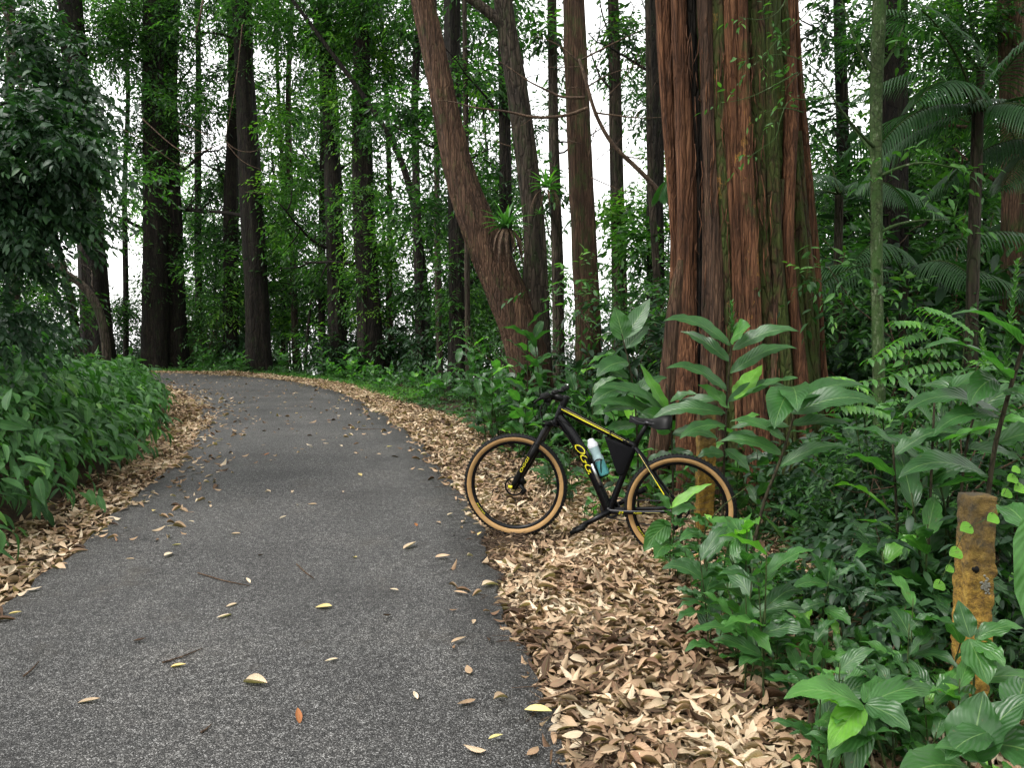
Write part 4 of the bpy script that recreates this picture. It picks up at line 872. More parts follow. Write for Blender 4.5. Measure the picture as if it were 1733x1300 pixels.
# ------------------------------------------------------------------ bicycle (local frame: x forward, y towards the viewer, z up, origin at the rear hub)
RH = at(1150, 861, 5.1); FH = at(872, 821, 5.43)
bxv = nrm(FH - RH); byv = nrm(np.array([bxv[1], -bxv[0], 0.])); byv = byv if byv[1] < 0 else -byv; bzv = np.cross(bxv, byv)
bike = bpy.data.objects.new('bicycle', None); COL.objects.link(bike)
bike.matrix_world = Matrix(((bxv[0], byv[0], bzv[0], RH[0]), (bxv[1], byv[1], bzv[1], RH[1]), (bxv[2], byv[2], bzv[2], RH[2]), (0, 0, 0, 1)))
tag(bike, 'black and yellow mountain bicycle with tan tyres standing in the dry leaves', 'bicycle')
def bobj(name, mb, mat, parent=None): return mb.build(name, mat, parent or bike, origin=(0, 0, 0))
WB = 1.158; WR = .372
def ell(mb, pts, rz, ry, sides=18, leaf=None):
    """tube through local x,z points; radius rz in plane, ry across"""
    P = dens([(x, y, z) for x, y, z in pts], .012); 
    rr_ = np.interp(np.linspace(0, 1, len(P)), np.linspace(0, 1, len(rz)), rz)
    T = nrm(np.gradient(P, axis=0)); a = nrm(np.cross(T, [0, 1., 0])); b = np.array([0, 1., 0])
    ryy = np.interp(np.linspace(0, 1, len(P)), np.linspace(0, 1, len(ry)), ry)
    th = np.arange(sides) / sides * 2 * np.pi; V = P[:, None] + rr_[:, None, None] * np.cos(th)[None, :, None] * a[:, None] + ryy[:, None, None] * np.sin(th)[None, :, None] * b
    m = len(P); i = np.arange(m - 1)[:, None] * sides; k = np.arange(sides)[None]; q = np.stack([i + k, i + (k+1) % sides, i + sides + (k+1) % sides, i + sides + k], -1).reshape(-1, 4)
    mb.add(V.reshape(-1, 3), q)
def wheel(cx, cz, turn=0.0, front=True):
    wo_ = bpy.data.objects.new('wheel', None); COL.objects.link(wo_); wo_.parent = bike; wo_.location = (cx, 0, cz)
    wo_.rotation_euler = (0, 0, turn)
    def torus(R_, prof, n=160):
        mb = MB(); V = []; m = len(prof)
        for i in range(n):
            a = i / n * 2 * math.pi; V.append([((R_ + pr) * math.cos(a), y, (R_ + pr) * math.sin(a)) for pr, y in prof])
        V = np.array(V).reshape(-1, 3); q = [(i*m + k, i*m + k + 1, ((i+1) % n)*m + k + 1, ((i+1) % n)*m + k) for i in range(n) for k in range(m - 1)]
        mb.add(V, q); return mb
    r = .0275; C_ = .343
    A1 = np.radians(np.linspace(-74, 74, 13)); t = torus(C_, [(r * math.cos(a), r * math.sin(a)) for a in A1])
    rg = np.random.default_rng(4)
    for i in range(88):          # tread knobs
        a = i / 88 * 2 * math.pi
        for y, ty in ((-.0225, -1.0), (-.008, -.32), (.008, .32), (.0225, 1.0)):
            aa = a + (.018 if abs(y) > .01 else 0); rr_ = C_ + r * math.cos(ty) + .0015; R3 = np.array([[math.cos(aa), 0, -math.sin(aa)], [0, 1, 0], [math.sin(aa), 0, math.cos(aa)]])
            R4 = np.array([[math.cos(ty), -math.sin(ty), 0], [math.sin(ty), math.cos(ty), 0], [0, 0, 1]])
            t.box(R3 @ np.array([rr_, r * math.sin(ty), 0]), (.007, .0085, .013), R3 @ R4)
    bobj('tyre', t, K_RUB, wo_).data.polygons.foreach_set('use_smooth', [False] * len(wo_.children[-1].data.polygons))
    for sg in (-1, 1):
        A2 = np.radians(np.linspace(78, 152, 9)); s = torus(C_, [((r + .0004) * math.cos(a), sg * (r + .0004) * math.sin(a)) for a in A2]); bobj('sidewall', s, K_TAN, wo_)
    rim = torus(.311, [(.012, -.0135), (.007, -.0145), (-.006, -.013), (-.0125, -.008), (-.0125, .008), (-.006, .013), (.007, .0145), (.012, .0135)]); bobj('rim', rim, K_FRAME, wo_)
    sp = MB()
    for i in range(32):
        a = i / 32 * 2 * math.pi; sg = 1 if i % 2 else -1; off = 1.35 * (1 if (i // 2) % 2 else -1); ha = a + off * .35 * 1.3
        sp.tube([(.024 * math.cos(ha), sg * .03, .024 * math.sin(ha)), (.300 * math.cos(a), sg * .003, .300 * math.sin(a))], .0009, 4)
    bobj('spokes', sp, K_DSTEEL, wo_)
    h = MB(); h.lathe([(.006, -.05), (.013, -.048), (.013, -.036), (.027, -.034), (.027, -.028), (.015, -.024), (.013, 0), (.015, .024), (.027, .028), (.027, .034), (.013, .036), (.012, .05), (.004, .052)], (0, 0, 0), (0, 1, 0), 24); bobj('hub', h, K_MATTE, wo_)
    dsk = MB(); th = np.arange(48) / 48 * 2 * np.pi
    yo = .040; V = np.concatenate([np.c_[rr_ * np.cos(th), np.full(48, yy_), rr_ * np.sin(th)] for rr_, yy_ in ((.070, yo), (.070, yo + .002), (.058, yo + .002), (.058, yo))])
    dsk.add(V, [(k*48 + i, k*48 + (i+1) % 48, ((k+1) % 4)*48 + (i+1) % 48, ((k+1) % 4)*48 + i) for k in range(4) for i in range(48)])
    for i in range(6):
        a = i / 6 * 2 * math.pi; dsk.tube([(.02 * math.cos(a), yo + .001, .02 * math.sin(a)), (.060 * math.cos(a + .5), yo + .001, .060 * math.sin(a + .5))], .003, 4)
    bobj('brake_disc', dsk, K_MATTE, wo_)
    # faint yellow rim lettering on the near face
    return wo_
def text_mesh(s, size, shear=.25, space=1.0):
    cu = bpy.data.curves.new('lettering', 'FONT'); cu.body = s; cu.size = size; cu.shear = shear; cu.space_character = space; cu.align_x = 'CENTER'; cu.align_y = 'CENTER'; cu.resolution_u = 3
    o = bpy.data.objects.new('lettering', cu); COL.objects.link(o); dg = bpy.context.evaluated_depsgraph_get(); dg.update()
    me = o.evaluated_get(dg).to_mesh(); V = np.array([v.co[:] for v in me.vertices]).reshape(-1, 3); T = []
    for p in me.polygons:
        vs = list(p.vertices)
        for i in range(1, len(vs) - 1): T.append((vs[0], vs[i], vs[i+1]))
    o.evaluated_get(dg).to_mesh_clear(); bpy.data.objects.remove(o); bpy.data.curves.remove(cu); return V, T
wf = wheel(WB, 0, .12); wr = wheel(0, 0)
for wv, ang, s in ((wf, 222, 'SWITEK'), (wr, 222, 'SWITEK')):
    mb = MB(); V, T = text_mesh(s, .021, .2, 1.15)
    # bend the lettering round the rim, read from the near side
    V[:, 0] *= 1.25; a = math.radians(-40) + 0; rr_ = .3105 - V[:, 1] * .75; aa = a - V[:, 0] / .31
    mb.add(np.c_[rr_ * np.cos(aa), np.full(len(V), .0160), rr_ * np.sin(aa)], None, T); bobj('rim_lettering', mb, K_YEL, wv)
# frame
fb = MB()
ell(fb, [(.884, 0, .53), (.85, 0, .49), (.77, 0, .405), (.70, 0, .31), (.626, 0, .19), (.545, 0, .05), (.478, 0, -.075)], [.034, .040, .041, .039, .036, .034, .036], [.028, .034, .034, .032])
ell(fb, [(.876, 0, .588), (.70, 0, .520), (.5, 0, .445), (.325, 0, .385)], [.029, .025, .022, .020], [.028, .024, .020, .018])
ell(fb, [(.47, 0, -.081), (.40, 0, .17), (.335, 0, .40)], [.025, .021, .021], [.022, .020])
fb.lathe([(.024, -.024), (.025, .03), (.026, .08), (.028, .125), (.024, .128)], (.899, 0, .482), (-.30, 0, 1.), 24)
fb.lathe([(.0, -.037), (.022, -.037), (.024, -.03), (.024, .03), (.022, .037), (0, .037)], (.47, 0, -.081), (0, 1, 0), 24)
for sg in (-1, 1):
    ell(fb, [(.47, sg * .03, -.085), (.36, sg * .045, -.07), (.2, sg * .056, -.045), (.0, sg * .066, -.002)], [.018, .015, .012, .012], [.011, .009])
    ell(fb, [(.335, sg * .012, .378), (.26, sg * .04, .30), (.12, sg * .055, .12), (.0, sg * .066, .004)], [.013, .011, .010, .011], [.010, .008])
fb.box((.0, .066, 0), (.05, .008, .045)); fb.box((0, -.066, 0), (.05, .008, .05)); fb.tube([(.245, -.05, .285), (.245, .05, .285)], .008, 8)
bobj('frame', fb, K_FRAME)
# fork
fk = MB(); crown = np.array([.945, 0, .462]); hub = np.array([WB, 0, 0.]); dv = nrm(hub - crown); Lf_ = np.linalg.norm(hub - crown)
fk.tube([np.array([.903, 0, .485]), crown], [.02, .028], 14)
fk.tube([crown + [0, -.068, 0], crown + [0, .068, 0]], [.030, .030], 14)
arch = crown + dv * .17
fk.tube([arch + [.01, -.065, 0], arch + [-.035, -.04, .035], arch + [-.045, 0, .045], arch + [-.035, .04, .035], arch + [.01, .065, 0]], .011, 10)
for sg in (-1, 1):
    lo = arch + np.array([0, sg * .064, 0]); fk.tube([crown + [0, sg * .064, 0] + dv * .0, lo], [.018, .018], 14)
    fk.tube([lo - dv * .02, lo + dv * .1, hub + np.array([-.012, sg * .06, .03]), hub + np.array([0, sg * .06, -.008])], [.025, .026, .022, .015], 16)
fko = bobj('fork', fk, K_MATTE)
st = MB()
for sg in (-1, 1): st.tube([crown + dv * .02 + [0, sg * .064, 0], arch + [0, sg * .064, 0] - dv * .02], [.0186, .0186], 14, cap=False)
bobj('stanchion', st, K_DSTEEL, fko)
cl_ = MB(); cl_.box(hub + np.array([-.05, .045, .05]), (.05, .03, .075), np.array([[.8, 0, .6], [0, 1, 0], [-.6, 0, .8]])); cl_.tube([hub + np.array([-.05, .06, .02]), hub + np.array([-.09, .055, -.02]), hub + np.array([-.07, .05, -.045])], [.012, .016, .012], 10); bobj('brake_caliper', cl_, K_MATTE)
dp = MB(); a = hub + np.array([.012, .082, -.002]); dp.lathe([(0, -.004), (.011, -.003), (.012, .0), (.010, .005), (0, .007)], a, (.1, 1, 0), 16); dp.box(a + [.0, .004, .004], (.03, .004, .02)); bobj('axle_cap', dp, K_YEL)
# cockpit
hb = MB(); sc_ = np.array([.862, 0, .625]); clmp = np.array([.938, 0, .668])
hb.lathe([(.028, 0), (.026, .012), (.026, .07), (.023, .078), (0, .08)], (.862, 0, .603), (-.30, 0, 1), 18)
hb.tube([(.846, 0, .652), clmp], [.025, .026], 14); hb.lathe([(.0, -.025), (.024, -.024), (.024, .024), (0, .025)], clmp, (0, 1, 0), 18); bobj('stem', hb, K_MATTE)
mb = MB(); P = dens([(.92, -.36, .70), (.925, -.2, .695), (.938, -.06, .672), (.938, .06, .672), (.925, .2, .695), (.92, .36, .70)], .02); mb.tube(P, .012, 12); hbo = bobj('handlebar', mb, K_MATTE)
for sg in (-1, 1):
    mb = MB(); mb.lathe([(.0, -.065), (.019, -.064), (.021, -.055), (.0175, 0), (.021, .055), (.019, .064), (0, .066)], (.92, sg * .30, .698), (0, 1, 0), 18); bobj('grip', mb, K_RUB, hbo)
    mb = MB(); mb.tube([(.93, sg * .2, .69), (.965, sg * .205, .672), (.985, sg * .24, .655), (.985, sg * .31, .645)], [.014, .013, .009, .007], 8)
    mb.box((.955, sg * .19, .672), (.04, .028, .026)); mb.box((.935, sg * .165, .655), (.045, .03, .03)); mb.tube([(.94, sg * .17, .64), (.91, sg * .2, .625)], [.006, .008], 8); bobj('brake_lever', mb, K_MATTE, hbo)
mb = MB(); mb.lathe([(0, -.012), (.022, -.01), (.024, 0), (.018, .012), (0, .014)], (.905, .09, .705), (0, .2, 1), 14); bobj('bell', mb, K_MATTE, hbo); mb = MB(); mb.box((.90, -.06, .70), (.045, .035, .018)); bobj('cycle_computer', mb, K_MATTE, hbo)
for pp in ([(.97, .19, .67), (1.04, .16, .60), (1.03, .09, .50), (.96, .035, .48), (.90, .03, .47), (.84, .026, .44), (.76, .036, .36)], [(.97, -.19, .67), (1.06, -.12, .58), (1.02, -.06, .47), (.93, -.04, .47), (.86, -.03, .44)],
           [(.94, .17, .655), (.99, .14, .57), (.965, .09, .50), (.98, .085, .42), (1.06, .088, .25), (1.12, .085, .06)], [(.93, .15, .65), (.97, .06, .58), (.93, .035, .53), (.86, .03, .50), (.78, .032, .385)], [(.79, .022, .47), (.84, .03, .505), (.92, .03, .515), (.95, -.06, .56), (.94, -.15, .65)]):
    cb = MB(); cb.tube(dens(pp, .02), .0026, 6); bobj('cable', cb, K_MATTE)
cb = MB(); cb.tube(dens([(.0, -.07, -.02), (-.07, -.075, -.02), (-.06, -.07, -.1), (.02, -.065, -.12)], .02), .0025, 6)
bobj('cable', cb, K_MATTE)
# saddle and post
mb = MB(); mb.tube([(.338, 0, .383), (.262, 0, .570)], .0165, 16); mb.lathe([(.021, -.012), (.022, .012)], (.334, 0, .395), (-.35, 0, 1), 16); bobj('seatpost', mb, K_MATTE)
sdl = MB(); n = 26; Vs = []; ns = 20
for i in range(n + 1):
    t = i / n; x = .39 - .285 * t; hwid = .017 + .004 * math.sin(t * 9) + .060 * sstep(.42, .88, t) - .018 * sstep(.93, 1, t); top = .590 + .010 * t + .022 * sstep(.5, .95, t) - .014 * math.sin(math.pi * min(1, t * 1.3)) - .018 * sstep(.96, 1., t)
    th_ = .030 + .044 * sstep(.4, .8, t) 
    row = []
    for k in range(ns + 1):
        v = -1 + 2 * k / ns; row.append((x, v * hwid * (1 if abs(v) < .8 else 1), top - th_ * (abs(v) ** 3.2) + (.004 * math.cos(v * 3) if 1 else 0)))
    Vs += row
Vs = np.array(Vs); q = [(i*(ns+1)+k, i*(ns+1)+k+1, (i+1)*(ns+1)+k+1, (i+1)*(ns+1)+k) for i in range(n) for k in range(ns)]
bot = Vs.copy(); bot[:, 2] = np.minimum(bot[:, 2] - .006, .575 + 0 * bot[:, 2] + .004); sdl.add(Vs, q); sdl.add(np.c_[Vs[:, 0], Vs[:, 1] * .9, Vs[:, 2] - .008], [x[::-1] for x in q])
so = bobj('saddle', sdl, K_MATTE)
mb = MB()
for sg in (-1, 1): mb.tube(dens([(.375, sg * .01, .578), (.33, sg * .02, .555), (.24, sg * .022, .551), (.17, sg * .03, .575)], .02), .0035, 8)
mb.box((.262, 0, .556), (.045, .05, .02)); bobj('saddle_rail', mb, K_DSTEEL, so)
# crankset
mb = MB(); pd = np.array([.645, .10, -.205]); bb_ = np.array([.47, .055, -.081]); mb.tube([bb_ - [.004, 0, -.003], bb_ + (pd - bb_) * .5, pd - [0, .015, 0]], [.024, .018, .019], 12)
pr = 2 * np.array([.47, 0, -.081]) - pd; mb.tube([np.array([.47, -.055, -.081]), pr + [0, .015, 0]], [.018, .013], 12); mb.tube([np.array([.47, -.06, -.081]), np.array([.47, .06, -.081])], .012, 10); bobj('crank', mb, K_FRAME)
for c_ in (pd + np.array([0, .045, 0]), pr - np.array([0, .045, 0])):
    mb = MB(); Rp = np.array([[.86, 0, -.5], [0, 1, 0], [.5, 0, .86]]).T
    for yy_ in (-.042, .042): mb.box(c_ + [0, yy_, 0], (.11, .014, .028), Rp)
    for xx_ in (-.045, .045): mb.box(c_ + Rp @ np.array([xx_, 0, 0]), (.012, .084, .02), Rp)
    mb.tube([c_ - [0, .045, 0], c_ + [0, .04, 0]], .011, 10); mb.box(c_, (.04, .05, .015), Rp); bobj('pedal', mb, K_MATTE)
cg = MB(); th = np.arange(64); 
for rr0, yy0 in ((.068, -.046),):
    V = []; 
    for i in range(128):
        a = i / 128 * 2 * math.pi; ro = rr0 + (.004 if i % 4 < 2 else 0); V += [(.47 + ro * math.cos(a), yy0, -.081 + ro * math.sin(a)), (.47 + ro * math.cos(a), yy0 - .003, -.081 + ro * math.sin(a)), (.47 + .052 * math.cos(a), yy0 - .003, -.081 + .052 * math.sin(a)), (.47 + .052 * math.cos(a), yy0, -.081 + .052 * math.sin(a))]
    cg.add(np.array(V), [(4*i+k, 4*i+(k+1) % 4, 4*((i+1) % 128)+(k+1) % 4, 4*((i+1) % 128)+k) for i in range(128) for k in range(4)])
for i in range(4):
    a = i / 4 * 2 * math.pi + .3; cg.tube([(.47, -.046, -.081), (.47 + .055 * math.cos(a), -.046, -.081 + .055 * math.sin(a))], .006, 6)
bobj('chainring', cg, K_DSTEEL)
cs = MB()
for i in range(9): rr_ = .021 + .0028 * i; cs.lathe([(.01, -.038 + i * .0036 - .03), (rr_, -.038 + i * .0036 - .03), (rr_, -.036 + i * .0036 - .03), (.01, -.036 + i * .0036 - .03)], (0, .02, 0), (0, 1, 0), 36)
bobj('cassette', cs, K_DSTEEL)
ch = MB(); 
loop = [(.47 + .07 * math.cos(a), -.048, -.081 + .07 * math.sin(a)) for a in np.radians(np.linspace(95, -95, 14))] + [(.2, -.05, -.158), (.03, -.052, -.155), (.0, -.052, -.14), (.015, -.052, -.105), (-.005, -.052, -.07), (-.03, -.052, -.03)] + [(.035 * math.cos(a), -.052, .035 * math.sin(a)) for a in np.radians(np.linspace(200, 80, 8))] + [(.2, -.05, .015), (.46, -.048, -.011)]
ch.tube(dens(loop, .01), .0042, 6); bobj('chain', ch, K_DSTEEL)
dr = MB(); dr.box((.0, -.062, -.055), (.035, .03, .05)); dr.box((.012, -.06, -.115), (.018, .012, .09)); dr.lathe([(.0, -.006), (.02, -.005), (.02, .005), (0, .006)], (.018, -.052, -.145), (0, 1, 0), 14); dr.lathe([(.0, -.006), (.02, -.005), (.02, .005), (0, .006)], (.008, -.052, -.09), (0, 1, 0), 14); bobj('derailleur', dr, K_MATTE)
# cage, pump
cgx = MB(); ba = np.array([.642, 0, .385]); bb2 = np.array([.522, 0, .160]); ax = nrm(ba - bb2); pe = np.array([-ax[2], 0, ax[0]]); mid = (ba + bb2) / 2
if pe[0] > 0: pe = -pe
side_up = pe
ctr = mid + ax * 0
for sg in (-1, 1):
    cgx.tube(dens([bb2 - pe * .04 + [0, sg * .01, 0], bb2 - pe * .03 + ax * .06 + [0, sg * .03, 0], bb2 + ax * .115 + [0, sg * .042, 0] - pe * .03, bb2 + ax * .125 + [0, sg * .043, 0] + pe * .01, bb2 + ax * .105 + [0, sg * .036, 0] + pe * .032], .01), .004, 8)
    cgx.tube(dens([bb2 + ax * .11 + [0, sg * .043, 0] + pe * .025, bb2 + ax * .06 + [0, sg * .045, 0] - pe * .0, bb2 + ax * .0 + [0, sg * .02, 0] - pe * .02], .01), .004, 8)
cgx.tube([bb2 - pe * .042, bb2 + ax * .13 - pe * .042], .006, 8); cgx.tube([bb2 - ax * .006 - pe * .04, bb2 - ax * .008 + pe * .02], .005, 8)
bobj('bottle_cage', cgx, K_MATTE)
pm = MB(); pm.tube([(.617, .040, .236), (.548, .040, .105)], .0105, 14); po = bobj('pump', pm, K_SIL); pm2 = MB(); pm2.tube([(.66, .038, .318), (.617, .040, .236)], .0125, 12); pm2.tube([(.548, .04, .105), (.535, .04, .08)], .0125, 12); bobj('pump_handle', pm2, K_MATTE, po)
# painted decals: letters along the down tube, reading from the head down
def onplane(V, T, org, xd, yd, y0, name, mat, parent=None, bulge=0):
    xd = nrm(np.array(xd, float)); yd = nrm(np.array(yd, float)); org = np.array(org, float)
    P = org + V[:, :1] * xd + V[:, 1:2] * yd; P[:, 1] = y0 - bulge * (V[:, 1] ** 2)
    mb = MB(); mb.add(P, None, T); mb.add(P - np.array([0, .0012, 0]), None, [t[::-1] for t in T]); return bobj(name, mb, mat, parent)
V, T = text_mesh('OGGI', .064, .55, .9); V[:, 0] *= 2.1; V[:, 1] *= 1.22; V[:, 0] += 0
cm_ = V[:, 0].max() - V[:, 0].min(); V[:, 0] *= .262 / cm_
# follow the bend of the tube
tubeP = dens([(.884, .53), (.85, .49), (.77, .405), (.70, .31), (.626, .19), (.545, .05), (.478, -.075)], .004); sT = np.r_[0, np.cumsum(np.linalg.norm(np.diff(tubeP, axis=0), axis=1))]
def along(s): return np.stack([np.interp(s, sT, tubeP[:, 0]), np.interp(s, sT, tubeP[:, 1])], -1)
s0 = sT[np.argmin(np.hypot(tubeP[:, 0] - .66, tubeP[:, 1] - .245))] - .028
sv = s0 + V[:, 0]; c2 = along(sv); tg = nrm(along(sv + .004) - along(sv - .004)); nn2 = np.c_[tg[:, 1], -tg[:, 0]]; 
P2 = c2 + nn2 * V[:, 1:2]
mb = MB(); yb = .0345 * np.sqrt(np.clip(1 - (V[:, 1] / .045) ** 2, .1, 1)) + .0016; mb.add(np.c_[P2[:, 0], yb, P2[:, 1]], None, T); bobj('frame_lettering', mb, K_YEL)
def stripe(pts, w_, y0, mat, name='stripe', parent=None):
    P = dens(pts, .01); T_ = nrm(np.gradient(P, axis=0)); nn_ = np.c_[-T_[:, 1], T_[:, 0]]; m = len(P); ww = np.interp(np.linspace(0, 1, m), np.linspace(0, 1, len(w_)), w_)[:, None] / 2
    a = P + nn_ * ww; b = P - nn_ * ww; yv = np.interp(np.linspace(0, 1, m), np.linspace(0, 1, len(y0)), y0); mb = MB()
    mb.add(np.r_[np.c_[a[:, 0], yv, a[:, 1]], np.c_[b[:, 0], yv, b[:, 1]]], [(i, i+1, m+i+1, m+i) for i in range(m - 1)]); return bobj(name, mb, mat, parent)
stripe([(.862, .586), (.70, .524), (.56, .472), (.42, .418)], [.008, .010, .007, .004], [.0292, .0258, .0232, .0200], K_YEL)
stripe([(.84, .590), (.70, .537), (.56, .484), (.38, .412)], [.002, .002, .0015], [.0262, .0215, .0195, .018], K_GOLD)
stripe([(.30, .343), (.12, .113)], [.003, .005], [.043, .0655], K_GOLD); stripe([(.175, .184), (.105, .094)], [.006, .007], [.0610, .0675], K_YEL)
stripe([(.22, -.046), (.12, -.032)], [.002, .002], [.0668, .0705], K_GOLD)
V, T = text_mesh('29', .026, .3); V[:, 0] *= -1; V[:, 0] *= -1
for s, sz, org, xd, y0, nm in (('29', .024, (.385, 0, -.074), (-1, 0, .13), .0575, 'size_lettering'), ('TUBED', .013, (.27, 0, -.057), (-1, 0, .15), .0665, 'small_lettering')):
    V, T = text_mesh(s, sz, .3, 1.1); V[:, 0] *= 1.35; onplane(V, T, org, xd, (-xd[2] * -1, 0, 1), y0, nm, K_YEL)
V, T = text_mesh('OGGI', .026, .2, 1.0); V[:, 0] *= 1.9; fm0 = arch + dv * .15; onplane(V, T, (fm0[0], 0, fm0[2]), (-dv[0], 0, -dv[2]), (-dv[2], 0, dv[0]), .0925, 'fork_lettering', K_YEL, fko)
# water bottle and bag ride on the bicycle but lift off it
MW = np.array(bike.matrix_world)
def w3(p): return MW[:3, :3] @ np.array(p) + MW[:3, 3]
axw = MW[:3, :3] @ ax; bl = thing('water_bottle', w3(bb2), 'translucent teal water bottle with white cap held on the bicycle frame', 'bottle')
mb = MB(); mb.lathe([(.0, .0), (.034, .002), (.036, .01), (.0355, .07), (.0365, .105), (.0365, .11)], w3(bb2), axw, 28); mb.build('liquid', K_TEAL, bl)
mb = MB(); mb.lathe([(.0367, .108), (.0368, .13), (.033, .15), (.0335, .165), (.036, .185), (.036, .212)], w3(bb2), axw, 28); mb.build('body', K_CLEAR, bl)
mb = MB(); mb.lathe([(.0375, .209), (.0375, .226), (.033, .236), (.026, .248), (.0235, .258), (.018, .268), (.0, .272)], w3(bb2), axw, 28); mb.build('cap', K_WHITE, bl)
bag = thing('frame_bag', w3((.43, 0, .30)), 'black triangular bag strapped in the frame angle under the top tube', 'bag')
poly = [(.548, .430), (.345, .372), (.362, .30), (.383, .215), (.395, .180), (.425, .172), (.442, .19), (.49, .30)]
mb = MB(); P = np.array(poly); 
def lay(sc, y): c = P.mean(0); return [(c + (p - c) * sc) for p in P]
rows = [(.86, -.030), (.97, -.026), (1.0, -.014), (1.0, .014), (.97, .026), (.86, .030)]; V = []
for sc, y in rows: V += [w3((p[0], y, p[1])) for p in lay(sc, y)]
k = len(P); q = [(r*k+i, r*k+(i+1) % k, (r+1)*k+(i+1) % k, (r+1)*k+i) for r in range(5) for i in range(k)]
V += [w3((P.mean(0)[0], -.033, P.mean(0)[1])), w3((P.mean(0)[0], .033, P.mean(0)[1]))]; t = [(6*k, (i+1) % k, i) for i in range(k)] + [(6*k+1, 5*k+i, 5*k+(i+1) % k) for i in range(k)]
mb.add(np.array(V), q, t); mb.build('pouch', K_BAG, bag)
mb = MB()
for x_, z_, r_ in ((.50, .447, .028), (.39, .408, .026)):
    mb.tube([w3((x_ + r_ * math.cos(a) * .35, r_ * math.cos(a) * 1.0, z_ + r_ * math.sin(a))) for a in np.linspace(0, 2 * math.pi, 20)], .004, 6, cap=False)
mb.build('strap', K_BAG, bag)

# ------------------------------------------------------------------ leafy plants built leaf by leaf
def big_leaf(mb, P0, d, L_, W_, rng, sag=1.0, lift=0.0, wave=.012, tone=.5, fold=.25, roll=0.0, n=12, h=2, face=0.0):
    """one broad pointed leaf along a sagging midrib with wavy margins"""
    d = nrm(np.array(d, float)); P = [np.array(P0, float)]; v = d.copy()
    for i in range(n):
        v = nrm(v + np.array([0, 0, lift * (1 - i / n) - sag * (i / n) * 1.6]) / n * 1.3); P.append(P[-1] + v * L_ / n)
    P = np.array(P); T = nrm(np.gradient(P, axis=0)); nref = nrm(np.array([0, 0, 1.]) * (1 - face) + nrm(CAM - P[0]) * face); S = nrm(np.cross(T, nref) + np.array([1e-4, 0, 0])); N0 = np.cross(S, T)
    if roll:
        cr_, sr_ = math.cos(roll), math.sin(roll); S, N0 = S * cr_ + N0 * sr_, -S * sr_ + N0 * cr_
    t = np.linspace(0, 1, n + 1); prof = np.clip(np.sin(np.pi * t ** .78), 0, 1) ** .75 * (1 - .35 * t ** 4); prof[0] = .08; prof[-1] = .0
    ph = rng.uniform(0, 6.28); fr_ = rng.uniform(2.0, 3.5); V = []; lf = []
    for k in range(-h, h + 1):
        v = k / h; off = W_ / 2 * prof * v
        z = abs(v) * W_ / 2 * prof * fold + (abs(v) ** 2) * wave * (np.sin(t * fr_ * 6.28 + ph + (1.3 if v > 0 else 0)) + .5 * np.sin(t * fr_ * 15 + ph)) * np.sin(np.pi * t)
        V.append(P + S * off[:, None] + N0 * z[:, None]); l = np.ones((n + 1, 4)); l[:, 0] = tone; l[:, 1] = t * L_ / .35; l[:, 2] = v * .5 + .5; lf.append(l)
    V = np.stack(V, 1).reshape(-1, 3); lf = np.stack(lf, 1).reshape(-1, 4); m = 2 * h + 1
    q = [(i*m+k, (i+1)*m+k, (i+1)*m+k+1, i*m+k+1) for i in range(n) for k in range(m - 1)]
    mb.add(V, q, None, lf); return P[-1]
def bracts(mb, P0, d, L_, r, n, rng, tone=.6):
    d = nrm(np.array(d, float)); a = nrm(np.cross(d, [0, 1, .1])); b = np.cross(d, a)
    for i in range(n):
        t = i / n; an = i * 2.4; o = a * math.cos(an) + b * math.sin(an)
        strap_leaf(mb, np.array(P0) + d * L_ * t, o * .9 + d * 1.0, r * (1.25 - .6 * t), r * .32, -.25, rng, tone, 3)
def ginger(loc, H, nl, LL, LW, rng, lean=(0, 0), tone=.5, az=None, spike=0, t0=.25, name='ginger_plant', label='', group=None, sag=1.1, stems=1, spread=.12, mat=None, fold=.25, cat='plant', wave=.012, r0=.011):
    o = thing(name, loc, label, cat, group); sm = MB(); lm = MB(); fm = MB(); loc = np.array(loc, float)
    for s_i in range(stems):
        b = loc + (np.array([rng.uniform(-spread, spread), rng.uniform(-spread, spread), 0]) if s_i else 0); b = b - [0, 0, .08]
        hh = H * (1 if s_i == 0 else rng.uniform(.55, .95)); ln_ = np.array([lean[0], lean[1], 0.]) + (rng.normal(0, .12, 3) * [1, 1, 0] if s_i else 0)
        P = [b + ln_ * hh * (t ** 1.6) + np.array([0, 0, hh + .08]) * t for t in np.linspace(0, 1, 12)]; P = np.array(P)
        sm.tube(P, np.linspace(r0, r0 * .5, 12), 8, leaf=(.3, 0, .5, 1)); a0 = rng.uniform(0, 3.14) if az is None else az
        k_ = nl if s_i == 0 else max(3, int(nl * hh / H))
        for i in range(k_):
            t = t0 + (1 - t0) * (i + .5) / k_; p = np.array([np.interp(t, np.linspace(0, 1, 12), P[:, c]) for c in range(3)])
            an = a0 + (math.pi if i % 2 else 0) + rng.normal(0, .35); el = rng.uniform(.15, .6) + .35 * (i / k_)
            big_leaf(lm, p, (math.cos(an) * math.cos(el), math.sin(an) * math.cos(el), math.sin(el)), LL * rng.uniform(.75, 1.1) * (.75 + .35 * math.sin(math.pi * (i + 1) / (k_ + 1))), LW * rng.uniform(.8, 1.15), rng, sag * rng.uniform(.7, 1.4), .3,
                     tone=float(np.clip(tone + rng.normal(0, .18) + (.10 if i >= k_ - 1 else 0), 0, 1)), roll=rng.normal(0, .35), fold=fold, wave=wave)
        if spike and s_i == 0: bracts(fm, P[-1], P[-1] - P[-2], spike, .045, int(spike * 170), rng)
    sm.build('stem', mat or B_STEMD, o); lm.build('foliage', G_GING, o)
    if spike: fm.build('flower_spike', G_MID, o)
    return o
